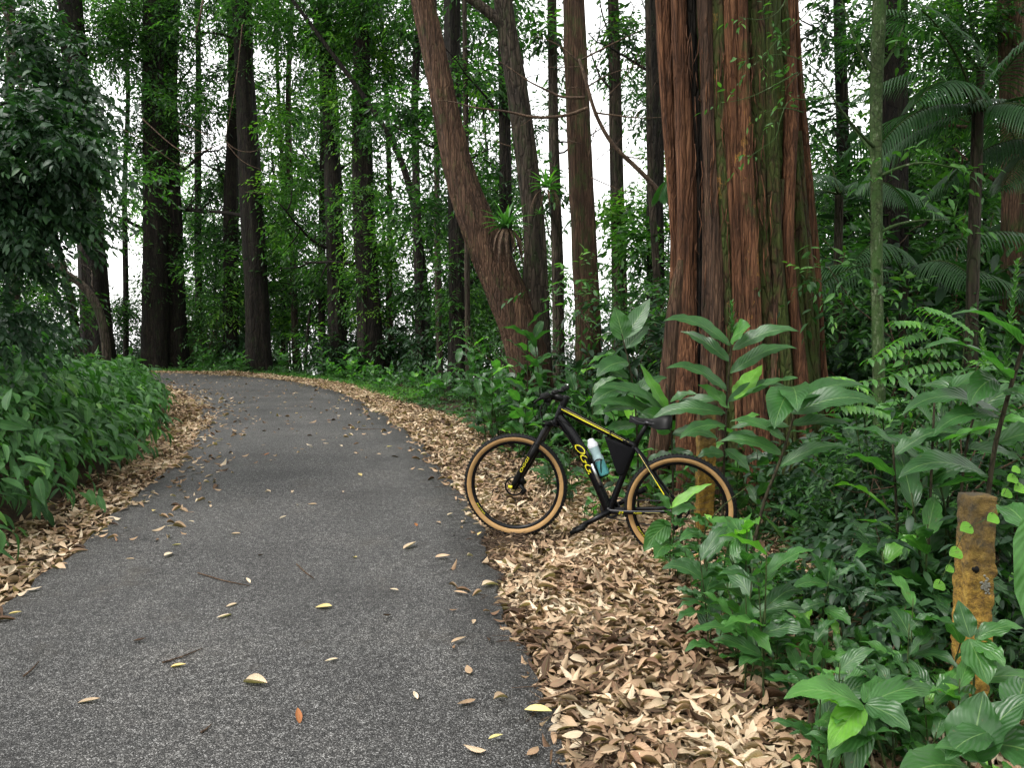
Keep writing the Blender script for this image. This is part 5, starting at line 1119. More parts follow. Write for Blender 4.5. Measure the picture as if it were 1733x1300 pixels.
def gpt(px, py, Y):
    """ground point under pixel column px at distance Y"""
    p = at(px, py, Y); return np.array([p[0], Y, gz(p[0], Y)])
H_ = np.random.default_rng(101)
def hero(label, Y, stem, leaves, tone=.5, spike=None, name='ginger_plant', group='tall ginger plants around the bicycle', r0=.010, stemmat=None, pale=None):
    """stem: list of pixel points from the ground up; leaves: (x0,y0, x1,y1, width px, dy depth, sag, tone, roll)"""
    P = [at(x, y, Y + (dz[0] if dz else 0)) for x, y, *dz in stem]; g = gz(P[0][0], Y)
    if P[0][2] > g: P[0][2] = g - .03
    o = thing(name, (P[0][0], Y, g), label, 'plant', group); sm = MB(); lm = MB(); P = dens(P, .04); sm.tube(P, np.linspace(r0, r0 * .5, len(P)), 8, leaf=(.3, 0, .5, 1))
    for x0, y0, x1, y1, w_, dy, sag, tn, roll in leaves:
        a = at(x0, y0, Y); b = at(x1, y1, Y + dy); ch = np.linalg.norm(b - a); d = nrm(b - a) + np.array([0, 0, sag * .5])
        # first pass to find the chord, second pass scaled onto the wanted tip
        tmp = MB(); st = H_.bit_generator.state; e = big_leaf(tmp, a, d, 1.0, .1, H_, sag * 1.0, 0); H_.bit_generator.state = st
        sc = ch / max(.2, np.linalg.norm(e - a)); 
        for it in range(3):
            tmp = MB(); e = big_leaf(tmp, a, d, ch * 1.08, .1, H_, sag, 0); H_.bit_generator.state = st; d = nrm(d + (b - e) / ch)
        L1 = ch * 1.08 * ch / max(.1, np.linalg.norm(e - a)) 
        big_leaf(lm, a, d, L1, w_ * 1.12 * Y / F, H_, sag, 0, tone=tn, roll=roll * .45, face=.36 if abs(roll) < .8 else .7, n=14, h=3, wave=.009, fold=.2)
    sm.build('stem', stemmat or B_STEMD, o); lm.build('foliage', pale or G_GING, o)
    if spike: fm = MB(); a = at(*spike[0], Y); b = at(*spike[1], Y); bracts(fm, a, b - a, np.linalg.norm(b - a), spike[2], spike[3], H_, .75); fm.build('flower_spike', G_MID, o)
    return o
hero('tall ginger cane with a spiky flower head in front of the giant trunk', 5.15, [(1222, 900), (1226, 760), (1232, 640), (1240, 560)], [
    (1236, 585, 1122, 545, 30, -.1, 1.0, .5, .5), (1234, 612, 1150, 562, 24, .2, .6, .4, .2), (1240, 592, 1352, 562, 30, -.1, .9, .5, -.4), (1236, 632, 1350, 592, 28, .1, .9, .5, -.3), (1238, 572, 1270, 552, 46, -.15, .1, .75, 1.0),
    (1232, 662, 1126, 625, 28, -.1, 1.0, .45, .4), (1234, 690, 1180, 652, 26, 0, .5, .8, .3), (1228, 700, 1100, 715, 30, .1, 1., .45, .4), (1232, 680, 1330, 655, 24, .2, .8, .4, -.3), (1245, 676, 1290, 618, 34, .3, .1, .98, 1.0), (1228, 720, 1150, 745, 26, -.2, .8, .5, .2), (1230, 742, 1300, 760, 30, 0, 1., .4, -.3), (1226, 770, 1180, 775, 26, 0, .8, .4, .2), (1226, 760, 1268, 800, 24, -.1, .8, .4, .2)], spike=((1240, 565), (1238, 510), .05, 26))
hero('upright ginger cane with a rolled top leaf above the handlebars', 6.3, [(1082, 780), (1078, 700), (1066, 620), (1052, 565)], [
    (1056, 575, 1040, 520, 34, 0, .1, .75, .6), (1056, 572, 1100, 505, 30, .1, -.2, .6, -.6), (1060, 590, 1100, 552, 30, .1, .4, .5, .2), (1062, 612, 1010, 640, 34, -.2, .9, .5, .5), (1064, 640, 1000, 622, 26, 0, .6, .5, .1), (1068, 655, 1000, 690, 34, -.2, .9, .45, .3),
    (1072, 668, 1130, 640, 26, .1, .7, .5, -.2), (1074, 690, 1020, 700, 28, -.1, .8, .5, .2), (1076, 700, 1140, 690, 24, 0, .8, .5, .2), (1076, 720, 1020, 742, 26, -.2, .8, .5, .2)])
hero('leafy ginger cane with a lime green young leaf just above the saddle', 5.55, [(1142, 840), (1138, 760), (1134, 690), (1128, 650)], [
    (1134, 700, 1083, 614, 20, -.05, -.2, .97, .6), (1136, 718, 1060, 668, 26, -.2, .9, .55, .3), (1132, 705, 1010, 660, 30, -.2, 1.0, .5, .5), (1136, 700, 1222, 680, 26, -.1, .9, .5, -.3), (1134, 680, 1180, 668, 22, -.1, .7, .6, 0), (1136, 730, 1085, 700, 36, -.3, .5, .6, .9), (1138, 735, 1215, 745, 28, -.1, .9, .5, -.2), (1138, 760, 1180, 800, 26, -.15, .8, .4, -.2), (1136, 720, 998, 690, 30, -.25, .9, .5, .3), (1138, 770, 1090, 790, 22, .1, .8, .4, .2)], name='ginger_plant')
hero('big glossy drooping ginger leaves right of the giant trunk foot', 4.1, [(1255, 900), (1290, 850), (1318, 790), (1345, 700)], [
    (1340, 655, 1310, 728, 52, -.35, .6, .35, .2), (1340, 700, 1490, 690, 46, -.1, 1.1, .25, -.3), (1342, 680, 1488, 678, 44, .25, 1.1, .3, .3), (1340, 655, 1350, 700, 44, -.4, .8, .3, -.4), (1338, 720, 1450, 730, 34, .1, .7, .2, .2), (1335, 722, 1235, 728, 24, .1, .6, .3, 0), (1330, 745, 1235, 715, 24, 0, .9, .45, .3), (1325, 770, 1215, 750, 26, .1, .9, .45, .3), (1318, 790, 1440, 760, 26, -.1, .9, .35, -.3), (1350, 640, 1250, 680, 20, .4, .6, .4, .2)], r0=.013)
hero('tall dark ginger cane leaning right with wavy leaves above the right-hand post', 3.2, [(1655, 860), (1675, 790), (1700, 690), (1733, 580), (1760, 500)], [
    (1738, 590, 1608, 535, 42, -.1, 1.0, .55, -.5), (1712, 640, 1562, 592, 46, -.1, 1.1, .45, -.4), (1695, 700, 1526, 705, 42, -.15, 1.1, .3, .2), (1690, 705, 1580, 738, 34, -.2, .8, .4, .7), (1672, 806, 1520, 812, 52, -.1, 1.1, .3, .2), (1705, 640, 1660, 600, 40, -.25, .2, .6, .7), (1700, 660, 1760, 690, 40, -.2, .8, .4, 0), (1690, 750, 1780, 735, 50, -.1, .8, .4, 0), (1684, 640, 1640, 690, 44, -.15, .9, .4, .9)],
    spike=((1700, 640), (1722, 440), .045, 60), r0=.014)
hero('ginger cane with a bracted flower head behind the leaning cane at right', 3.6, [(1622, 860), (1628, 780), (1652, 690), (1668, 650)], [
    (1654, 690, 1590, 640, 40, 0, .6, .4, .6), (1650, 700, 1740, 660, 40, 0, .9, .35, -.3), (1640, 730, 1540, 760, 36, 0, .9, .3, .2), (1640, 760, 1733, 790, 44, 0, .9, .4, .2), (1650, 680, 1560, 655, 34, .2, 1., .3, .3), (1630, 790, 1560, 830, 40, .1, .9, .3, .3)], spike=((1668, 650), (1662, 560), .045, 34))
hero('young ginger shoot with a lime green top leaf in front of the rear wheel', 4.45, [(1134, 958), (1134, 900), (1138, 850), (1133, 835)], [
    (1134, 860, 1206, 820, 16, 0, .5, .97, -.5), (1133, 862, 1105, 838, 16, 0, 1.6, .5, .2), (1136, 870, 1180, 862, 22, 0, 1.0, .45, -.2), (1134, 885, 1090, 935, 34, -.1, .8, .55, .9), (1136, 885, 1162, 888, 26, 0, .3, .5, .3), (1134, 920, 1108, 948, 30, -.2, .8, .5, .5), (1134, 922, 1146, 928, 24, -.1, .3, .6, 0), (1134, 935, 1175, 950, 26, -.2, .7, .5, 0)], r0=.005, stemmat=B_STEM, group='young ginger shoots by the bicycle')
hero('ginger shoot with broad leaves at the rear wheel rim', 4.35, [(1176, 962), (1182, 930), (1200, 880), (1230, 850), (1268, 822)], [
    (1200, 876, 1240, 915, 34, -.1, .9, .7, .5), (1192, 905, 1150, 918, 24, -.1, 1.0, .5, .3), (1190, 910, 1215, 935, 26, -.1, .6, .5, 0), (1198, 880, 1208, 868, 18, 0, .2, .98, 0), (1200, 890, 1168, 880, 22, 0, .8, .6, 0)], r0=.005, stemmat=B_STEM, group='young ginger shoots by the bicycle')
hero('bright broad leaved shoot just right of the rear wheel', 4.2, [(1215, 980), (1228, 930), (1248, 890)], [
    (1230, 945, 1273, 868, 34, -.1, .1, .75, .4), (1225, 960, 1275, 905, 30, -.1, .3, .7, .3), (1232, 925, 1200, 905, 20, 0, .6, .6, 0), (1290, 872, 1330, 930, 36, .1, .6, .5, .3), (1220, 965, 1190, 1000, 30, -.2, .6, .55, .3)], r0=.005, stemmat=B_STEM, group='young ginger shoots by the bicycle')
hero('glossy low plant with one yellow-green drooping leaf at the bottom right', 2.35, [(1520, 1330), (1490, 1260), (1462, 1196)], [
    (1462, 1196, 1325, 1186, 50, -.1, .9, .7, .3), (1458, 1194, 1402, 1272, 46, -.15, .5, .88, .5), (1470, 1190, 1590, 1180, 44, .1, .9, .5, -.3), (1465, 1192, 1540, 1240, 50, -.1, .8, .4, 0), (1480, 1230, 1400, 1290, 50, -.1, .8, .35, 0), (1462, 1190, 1500, 1150, 30, .2, .4, .5, 0), (1466, 1200, 1440, 1330, 44, -.1, .8, .35, 0)], r0=.006, stemmat=B_STEM, group='broad leaved plants along the bottom right')
hero('dark broad leaved plant filling the bottom right corner', 2.1, [(1700, 1420), (1680, 1320), (1670, 1260)], [
    (1640, 1290, 1665, 1170, 84, .05, -.1, .35, .3), (1650, 1270, 1760, 1180, 56, 0, .9, .3, .4), (1640, 1300, 1515, 1330, 70, -.1, .8, .5, 0), (1670, 1240, 1600, 1290, 50, -.1, .7, .45, .2), (1690, 1260, 1790, 1300, 80, -.1, .8, .3, 0), (1690, 1330, 1580, 1270, 60, -.1, .9, .5, 0), (1720, 1210, 1735, 1150, 60, .2, .4, .4, 0)], r0=.009, group='broad leaved plants along the bottom right')
hero('pale green plant with a hanging leaf across the foot of the right-hand post', 2.55, [(1640, 1270), (1650, 1150), (1645, 1085)], [
    (1640, 1082, 1672, 1160, 52, -.1, .4, .6, .3), (1642, 1080, 1622, 1016, 32, .05, -.2, .3, .5), (1650, 1082, 1733, 1065, 30, 0, .9, .6, 0), (1652, 1090, 1700, 1130, 36, -.1, .8, .65, .2), (1660, 1150, 1760, 1160, 44, 0, .8, .6, 0), (1645, 1160, 1580, 1200, 40, -.1, .8, .5, 0)], r0=.006, stemmat=B_STEM, group='broad leaved plants along the bottom right')
hero('large smooth leaf hanging down at the right edge beside the post', 2.2, [(1790, 1200), (1770, 950), (1745, 800)], [
    (1762, 850, 1752, 1100, 80, -.1, .1, .6, .9), (1745, 800, 1800, 900, 60, 0, .8, .5, 0), (1745, 900, 1690, 860, 50, .2, .8, .4, 0)], r0=.009, group='broad leaved plants along the bottom right')
hero('serrated young leaf rosette standing in the middle of the litter edge', 3.0, [(1262, 1130), (1264, 1070), (1262, 1010)], [
    (1262, 1080, 1264, 1005, 26, 0, -.2, .45, .5), (1264, 1060, 1305, 1110, 26, -.1, .7, .75, .3), (1262, 1070, 1215, 1060, 24, 0, .7, .6, 0), (1262, 1075, 1160, 1075, 20, -.1, .8, .5, 0), (1265, 1080, 1235, 1040, 20, 0, .6, .6, 0)], r0=.004, stemmat=B_STEM, group='herbs at the edge of the leaf litter')
hero('bright upright herb with slender pointed leaves over the litter edge', 3.3, [(1385, 1110), (1392, 1040), (1402, 985)], [
    (1402, 985, 1370, 930, 14, 0, .1, .5, .3), (1402, 982, 1408, 945, 18, 0, -.2, .55, 0), (1402, 985, 1450, 955, 12, 0, .2, .6, 0), (1400, 990, 1340, 1000, 26, -.1, .8, .7, .3), (1400, 990, 1440, 1012, 24, 0, .7, .4, 0), (1396, 1020, 1350, 1040, 26, 0, .7, .5, 0), (1396, 1030, 1440, 1060, 30, -.1, .7, .75, .2), (1390, 1060, 1365, 1095, 24, 0, .7, .5, 0)], r0=.004, stemmat=B_STEM, group='herbs at the edge of the leaf litter')
hero('slender herb with spreading pointed leaves right of the bright herb', 3.3, [(1470, 1110), (1475, 1050), (1482, 990)], [
    (1482, 992, 1458, 968, 18, 0, .2, .5, 0), (1482, 990, 1560, 992, 16, 0, .5, .6, 0), (1480, 1000, 1440, 1030, 22, 0, .7, .4, 0), (1482, 1005, 1530, 1030, 22, 0, .7, .4, 0), (1476, 1050, 1490, 1100, 28, -.1, .6, .5, .4), (1476, 1040, 1565, 1030, 20, 0, .7, .6, 0), (1474, 1070, 1430, 1080, 22, 0, .7, .5, 0)], r0=.004, stemmat=B_STEM, group='herbs at the edge of the leaf litter')

# pale pinnate sapling in the right hand undergrowth
for nm, lab, Y, stems_, tn in (('pinnate_shrub', 'shrub with pale green rows of hanging leaflets right of the giant trunk', 5.0, [((1600, 560), (1510, 545)), ((1600, 590), (1465, 610)), ((1620, 610), (1500, 640)), ((1640, 560), (1560, 520)), ((1600, 640), (1440, 650)), ((1560, 560), (1490, 600))], .8),
                               ('pinnate_shrub', 'small shrub with lime leaflets tucked against the giant trunk foot', 4.6, [((1500, 700), (1420, 690)), ((1440, 640), (1395, 660)), ((1460, 655), (1400, 640))], .95)):
    c = gpt((stems_[0][0][0]), 700, Y); o = thing(nm, c, lab, 'shrub', 'shrubs with rows of leaflets'); lm = MB(); sm = MB()
    for (a_, b_) in stems_:
        A_, B_ = at(*a_, Y + .05), at(*b_, Y - .15); sm.tube(dens([c, (c + A_) / 2 + [0, .05, .1], A_, (A_ + B_) / 2 + [0, 0, .03], B_], .05), .004, 5, leaf=(.3, 0, .5, 1)); nn_ = 11
        for i in range(nn_):
            p = A_ + (B_ - A_) * (i + .5) / nn_ + [0, 0, .03 * math.sin(math.pi * i / nn_)]
            for sg in (-1, 1):
                s = nrm(np.cross(B_ - A_, [0, 0, 1])) * sg; big_leaf(lm, p, s * .8 + nrm(B_ - A_) * .35 + np.array([0, 0, -.45]), .085, .036, H_, .8, 0, tone=tn + H_.normal(0, .1), n=5, h=1, wave=.003)
    lm.build('foliage', G_GING, o); sm.build('stem', B_STEM, o)
# round leafed creeper at the right-hand post
o = thing('creeper', at(1655, 900, 2.75), 'thin creeper with small round lime leaves beside the right-hand post', 'vine'); lm = MB(); sm = MB(); pp = []
for px, py, s, dy in [(1634, 893, 24, 0), (1679, 877, 22, -.02), (1616, 935, 24, 0), (1588, 990, 22, .05), (1680, 1, 1, 0), (1712, 810, 20, 0), (1718, 795, 16, 0), (1724, 826, 22, 0), (1702, 835, 20, 0), (1733, 870, 22, 0), (1606, 963, 16, .1)]:
    if py < 10: continue
    p = at(px, py, 2.74 + dy); pp.append(p); big_leaf(lm, p + [s * .5 * 2.75 / F, 0, 0.002], (-1, -.25, -.1), s * 1.1 * 2.75 / F, s * 1.0 * 2.75 / F, H_, .3, 0, tone=.2, face=.8, n=8, h=2, wave=.001, fold=.1)
sm.tube(dens([pp[6], pp[5], pp[4] + [0, 0, .0], pp[1], pp[0], pp[2], pp[3]], .02), .0012, 4, leaf=(.9, 0, .5, 1))
lm.build('foliage', G_LIME, o); sm.build('stem', B_STEM, o)

# ------------------------------------------------------------------ undergrowth: kinds of plant, copied one by one
def proto_herb(rng, label, H, nl, LL, LW, stems, tone, group, mat=None):
    return ginger((0, 0, -50), H, nl, LL, LW, rng, tone=tone, stems=stems, spread=.16, group=group, label=label, name='leafy_plant', t0=.3, r0=.005, mat=B_STEM, sag=1.0)
def shift_children(root):   # prototypes are built at the origin of their own frame
    return root
rg = np.random.default_rng(303)
protos = {
 'ginger': [ginger((0, 0, -50), h, nl, .42, .10, rg, tone=.45, stems=s, spread=.22, group='g', label='l', r0=.010) for h, nl, s in ((1.35, 10, 2), (1.1, 9, 3), (1.5, 11, 2), (.9, 8, 3))],
 'herb': [proto_herb(rg, 'l', h, nl, .20, .055, s, t, 'g') for h, nl, s, t in ((.45, 7, 4, .5), (.35, 6, 5, .55), (.6, 8, 4, .45), (.3, 5, 5, .6))],
 'broad': [ginger((0, 0, -50), h, nl, .30, .10, rg, tone=t, stems=s, spread=.2, group='g', label='l', name='leafy_plant', r0=.006, mat=B_STEM, t0=.3) for h, nl, s, t in ((.6, 6, 4, .5), (.8, 7, 4, .4), (.45, 5, 5, .55))],
}
def proto_shrub(rng, H, r, n, leaf, tone, mat, tpl=MID):
    o = thing('shrub', (0, 0, -50), 'l', 'shrub', 'g'); sm = MB(); tips = []
    for i in range(6):
        limb(sm, rng, (rng.uniform(-.1, .1), rng.uniform(-.1, .1), -50.1), (rng.uniform(-.6, .6), rng.uniform(-.6, .6), 1), H * rng.uniform(.6, 1), .012, 1, tips)
    lm = MB(); bl = [(t, r, max(5, int(n / len(tips)))) for t in tips]; foliage(lm, rng, bl, leaf, k=7, tpl=tpl, tone=tone, sub=.7); sm.build('stem', B_TWIG, o); lm.build('foliage', mat, o); return o
protos['shrub'] = [proto_shrub(rg, h, r, n, lf, t, mt) for h, r, n, lf, t, mt in ((1.3, .30, 260, .075, .45, G_MID), (1.0, .26, 240, .10, .4, G_DARK), (1.8, .34, 320, .07, .5, G_MID), (1.2, .3, 220, .12, .5, G_DARK))]
def proto_under(rng, H, leaf, nb, nn_, tone):
    o = thing('young_tree', (0, 0, -50), 'l', 'young tree', 'g'); sm = MB(); P = [np.array([0, 0, -50.3])]
    d = np.array([rng.uniform(-.08, .08), rng.uniform(-.08, .08), 1]); 
    for i in range(10): d = nrm(d + rng.normal(0, .05, 3) * [1, 1, 0]); P.append(P[-1] + d * H / 10)
    sm.tube(P, np.linspace(.05, .015, 11), 9, leaf=(.3, 0, .5, 1)); tips = []; bl = []
    for i in range(nb):
        j = rng.integers(2, 11); limb(sm, rng, P[j], (rng.uniform(-1, 1), rng.uniform(-1, 1), .3), rng.uniform(.7, 1.6), .016, 0, tips, 5)
    for t in tips: bl.append((t, rng.uniform(.45, .85), int(nn_ / nb)))
    lm = MB(); foliage(lm, rng, bl, leaf, k=7, tpl=LO, tone=tone, sub=.5); sm.build('trunk', B_DARK, o); lm.build('crown', G_FAR, o); return o
protos['under'] = [proto_under(rg, h, lf, nb, nn_, t) for h, lf, nb, nn_, t in ((5.5, .15, 11, 620, .5), (7, .17, 13, 760, .4), (4, .14, 9, 520, .6), (8.5, .17, 14, 800, .3), (6.5, .17, 12, 640, .75))]
used = set(); PUT = []
def put(kind, x, y, sc, label, group, which=None, rz=None):
    L_ = protos[kind]; i = rg.integers(len(L_)) if which is None else which; r = L_[i]; rz = rg.random() * 6.28 if rz is None else rz; z = gz(x, y)
    if (kind, i) not in used:
        used.add((kind, i)); o = r; r.location = (x, y, z); r.rotation_euler = (0, 0, rz); r.scale = (sc,) * 3; r['label'] = label; r['group'] = group
    else: o = dup(r, (x, y, z), rz, sc, label, group)
    PUT.append((o, kind)); return o
def off_edge(yq, e):
    x = np.interp(yq, RE[:, 1], RE[:, 0]); return x + e, yq
# verge plants, on the outside of the bend, from behind the bicycle to the far curve
def along_edge(s, e):
    ss = np.r_[0, np.cumsum(np.linalg.norm(np.diff(RE, axis=0), axis=1))]; p = np.array([np.interp(s, ss, RE[:, 0]), np.interp(s, ss, RE[:, 1])]); q = np.array([np.interp(s + .3, ss, RE[:, 0]), np.interp(s + .3, ss, RE[:, 1])]); d = nrm(q - p)
    return p + np.array([d[1], -d[0]]) * e
sA = float(sl(6.9)); sB = float(sl(24.3)) + 12
for k in range(108):
    s = sA + (sB - sA) * rg.random() ** 1.25; e = rg.uniform(1.25, 2.6) if s > sA + 1 else rg.uniform(1.6, 3.0); p = along_edge(s, e)
    if s > sA + 10: p = along_edge(s, e - .25)
    far = s > sA + 9
    put('herb' if rg.random() < .7 else 'broad', p[0], p[1], rg.uniform(.9, 1.4) * (.85 if e < 1.6 else 1.3) * (.85 if far else 1), 'low leafy plant on the far verge beyond the bend' if far else 'low leafy plant on the verge behind the bicycle', 'low plants on the far verge' if far else 'low plants on the verge behind the bicycle')
for k in range(64):
    s = sA + (sB - sA) * rg.random() ** 1.2; e = rg.uniform(2.2, 4.8); p = along_edge(s, e); far = s > sA + 9
    put(['broad', 'ginger', 'shrub', 'herb'][rg.choice(4, p=[.46, .14, .14, .26])], p[0], p[1], rg.uniform(.75, 1.2) * (.85 if far else 1), 'leafy plant under the trees beyond the bend' if far else 'leafy plant below the forked tree', 'plants under the far trees' if far else 'plants below the forked tree')
for k in range(22):
    Yq = rg.uniform(8.8, 10.8); x = (rg.uniform(800, 1080) - 866) / F * Yq
    put(['broad', 'ginger', 'herb', 'shrub'][rg.choice(4, p=[.5, .12, .33, .05])], x, Yq, rg.uniform(.9, 1.3), '', 'plants below the forked tree')
for k in range(42):    # herbs and broad leaves over the near right corner
    Yq = rg.uniform(2.35, 4.3); lim = np.interp(Yq, [2.3, 2.8, 3.5, 4.3], [1400, 1320, 1240, 1170]); x = (rg.uniform(lim, 1760) - 866) / F * Yq
    if abs(x - 1.8) < .3 and Yq < 3.0: continue
    put('herb' if rg.random() < .62 else 'broad', x, Yq, rg.uniform(.5, .85), '', 'herbs over the near right corner')
for k in range(52):
    s = sA + 7 + (sB - sA - 7) * rg.random(); e = rg.uniform(3.0, 8.0); p = along_edge(s, e)
    put('shrub', p[0], p[1], rg.uniform(1.1, 1.9), 'dark twiggy shrub among the trunks beyond the bend', 'shrubs beyond the bend')
# thick undergrowth on the right
for k in range(108):
    Yq = rg.uniform(3.4, 9); x = rg.uniform(.32, .68) * Yq + .35
    if (x - 1.15) ** 2 + (Yq - 5.1) ** 2 < .75 or (abs(x - at(1655, 900, 2.95)[0]) < .35 and Yq < 3.2): continue
    if abs(x - bx) < .95 and abs(Yq - GD) < .95: continue
    kd = ['herb', 'broad', 'shrub', 'ginger'][rg.choice(4, p=[.34, .3, .22, .14])]
    pz = 549 + (1.5 + .2) * F / Yq
    put(kd, x, Yq, rg.uniform(.8, 1.25) * (.8 if kd in ('ginger', 'shrub') else 1.15) * (.62 if x / Yq < .42 else 1), 'dark green plant in the thicket right of the bicycle', 'plants in the thicket right of the bicycle')
for k in range(70):
    Yq = rg.uniform(8, 15); x = Yq * rg.uniform(.2, .72)
    if abs(x - bx) < 1.2 and abs(Yq - GD) < 1.2: continue
    kd = ['shrub', 'ginger', 'broad'][rg.choice(3, p=[.6, .25, .15])]
    put(kd, x, Yq, rg.uniform(1.1, 1.8), 'shadowy shrub in the woods behind the giant tree', 'shrubs in the woods behind the giant tree')
for k in range(22):   # low herbs at the litter's inner edge, near the camera
    Yq = rg.uniform(2.3, 4.6); x = np.interp(Yq, RE[:, 1], RE[:, 0]) + rg.uniform(1.0, 1.9) + .12 * (4.6 - Yq)
    if Yq < 3 and x < .95: continue
    put('herb', x, Yq, rg.uniform(.45, .8), 'low pointed leaved herb growing through the leaf litter near the camera', 'herbs growing through the near leaf litter')
for x_, y_, s_ in ((1.55, 6.2, .95), (1.9, 6.4, 1.0), (2.2, 6.3, 1.1), (2.6, 6.4, 1.1), (1.85, 5.7, .8), (2.2, 5.6, .9), (2.5, 5.8, 1.), (1.2, 6.5, .9), (2.0, 5.2, .8), (1.75, 5.35, .6), (1.0, 4.75, .5), (1.3, 4.55, .55), (.75, 6.3, .7), (.5, 6.6, .7), (.95, 6.1, .8), (1.5, 5.9, .8), (.65, 6.05, .6), (.35, 7.0, .8), (1.45, 4.4, .6)):
    put('herb' if s_ < .7 else 'broad', x_, y_, s_, 'small leafy herb growing close beside the bicycle', 'herbs close to the bicycle')
# young trees filling the woods
for k in range(64):
    if k < 34: Yq = rg.uniform(19, 40); px = rg.uniform(-60, 860)
    elif k < 41: Yq = rg.uniform(16, 30); px = rg.uniform(820, 1150)
    else: Yq = rg.uniform(11, 26); px = rg.uniform(1370, 1900)
    x = (px - 866) / F * Yq
    if signed(REc, [[x, Yq]])[0] < 2.6: continue
    lab, grp = (('slim leafy young tree in the woods left of the forked tree', 'young trees in the left woods') if k < 34 else ('slim leafy young tree behind the dead branches', 'young trees behind the dead branches') if k < 41 else ('slim leafy young tree in the dark right woods', 'young trees in the right woods'))
    put('under', x, Yq, rg.uniform(.8, 1.5), lab, grp)
for k in range(34):    # big dark shrubs at the back of the right woods
    Yq = rg.uniform(10, 17); x = Yq * rg.uniform(.38, .75); put('shrub', x, Yq, rg.uniform(2.0, 3.4), 'tall dark bush at the back of the right woods', 'tall bushes at the back of the right woods')

for k in range(16):  # unseen young trees behind and beside the camera, added to cut low light
    x, Yq = [(-9, -3), (-6, -8), (-3.2, -12), (2.5, -11), (5, -7), (6, -3.5), (7, 0), (8, 4), (-8.5, 1), (-12, 4), (9, -9), (-11, -9), (0, -15), (9.5, 1.5), (-10, 9), (-14, 12)][k]
    put('under', x, Yq, 1.2, 'unseen young tree added behind the photographer to cut low light', 'unseen young trees added behind the photographer')
# ------------------------------------------------------------------ left bank: foliage spilling towards the road
rg2 = np.random.default_rng(55)
mb = MB(); sm = MB()
O, e = edge_points(rg2, LE, 4700, -1, lambda r, p: np.interp(p[:, 1], [5, 9, 12, 16], [.62, .7, .95, 1.15]) + np.abs(r) ** 1.1 * 3.8, float(sl2(3.4)), float(sl2(20.5)))
s_ = np.r_[0, np.cumsum(np.linalg.norm(np.diff(LE, axis=0), axis=1))]
z = ground(O) + .10 + .42 * np.interp(O[:, 1], [8, 15], [1, .5]) * sstep(.1, 1.3, e) * (.55 + .6 * vnoise(O[:, 0] * 1.1, O[:, 1] * 1.1, seed=12)) + rg2.random(len(O)) * .16
O3 = np.c_[O, z]
# direction towards the road
q1 = np.c_[O[:, 0] + .05, O[:, 1]]; l0 = -signed(LEc, O); lx_ = -signed(LEc, q1); q2 = np.c_[O[:, 0], O[:, 1] + .05]; ly_ = -signed(LEc, q2)
Dn = nrm(-np.c_[lx_ - l0, ly_ - l0, np.zeros(len(O))] / .05)
D = Dn * .9 + rg2.normal(0, .38, (len(O), 3)) + np.array([0, 0, .12])
P, X, Nn, S = sprays(rg2, O3, D, 9, .50, .155, droop=.55, upn=.9)
nn2_ = np.tile(Dn, (9, 1)) * .55 + Nn
tn = np.clip(np.tile(.35 + .35 * vnoise(O[:, 0] * 1.7, O[:, 1] * 1.7, seed=4), 9) + rg2.normal(0, .16, len(P)), 0, 1)
gr = ground(P[:, :2]); P[:, 2] = np.maximum(P[:, 2], gr + .02)
V, T, Lf = place_leaves(leaf_template(5, wid=.30, droop=.3), P, X, nn2_, S * 1.05, rg2, tone=tn); mb.add(V, None, T, Lf)
tag(mb.build('bank_foliage', G_BANK), 'lush green drooping leaves covering the left bank beside the road', 'ground cover', kind='stuff')
# ground cover on the outer verge and in the thicket
mb = MB(); O, e = edge_points(rg2, RE, 3600, 1, lambda r, p: .95 + r ** 1.3 * 4.0, sA, sB); O3 = np.c_[O, ground(O) + .06 + .28 * rg2.random(len(O)) * sstep(.9, 2.2, e)]
P, X, Nn, S = sprays(rg2, O3, sph(rg2, len(O)) * [1, 1, .3] + [0, -.3, .4], 7, .22, .085, droop=.4); V, T, Lf = place_leaves(MID, P, X, Nn, S, rg2, tone=np.clip(rg2.normal(.55, .2, len(P)), 0, 1)); mb.add(V, None, T, Lf)
tag(mb.build('verge_ground_cover', G_MID), 'low tangled green ground cover between the leaf litter and the trunks', 'ground cover', kind='stuff')
mb = MB(); m = 2300; Yq = rg2.uniform(3.0, 13, m); x = Yq * rg2.uniform(.30, .78, m) + .35; keep = (signed(REc, np.c_[x, Yq]) > 2.0); x, Yq = x[keep], Yq[keep]
O3 = np.c_[x, Yq, ground(np.c_[x, Yq]) + .05 + .25 * rg2.random(len(x))]
P, X, Nn, S = sprays(rg2, O3, sph(rg2, len(x)) * [1, 1, .3] + [0, -.3, .4], 7, .24, .10, droop=.4); V, T, Lf = place_leaves(MID, P, X, Nn, S, rg2, tone=np.clip(rg2.normal(.35, .18, len(P)), 0, 1)); mb.add(V, None, T, Lf)
tag(mb.build('thicket_ground_cover', G_MID), 'dark low ground cover filling the floor of the right-hand thicket', 'ground cover', kind='stuff')
# fringe of grass on the far verge
mb = MB()
O, e = edge_points(rg2, RE, 2600, 1, lambda r, p: .75 + r * 1.0, float(sl(15)), sB)
for (x_, y_) in O[:2600]:
    g = gz(x_, y_) if False else -.05; a = rg2.random() * 6.28; strap_leaf(mb, (x_, y_, g), (math.cos(a) * .5, math.sin(a) * .5, 1), rg2.uniform(.18, .38), .014, 1.4, rg2, .6, 3)
tag(mb.build('grass', G_GRASS), 'fringe of bright green grass along the far road edge', 'grass', kind='stuff')

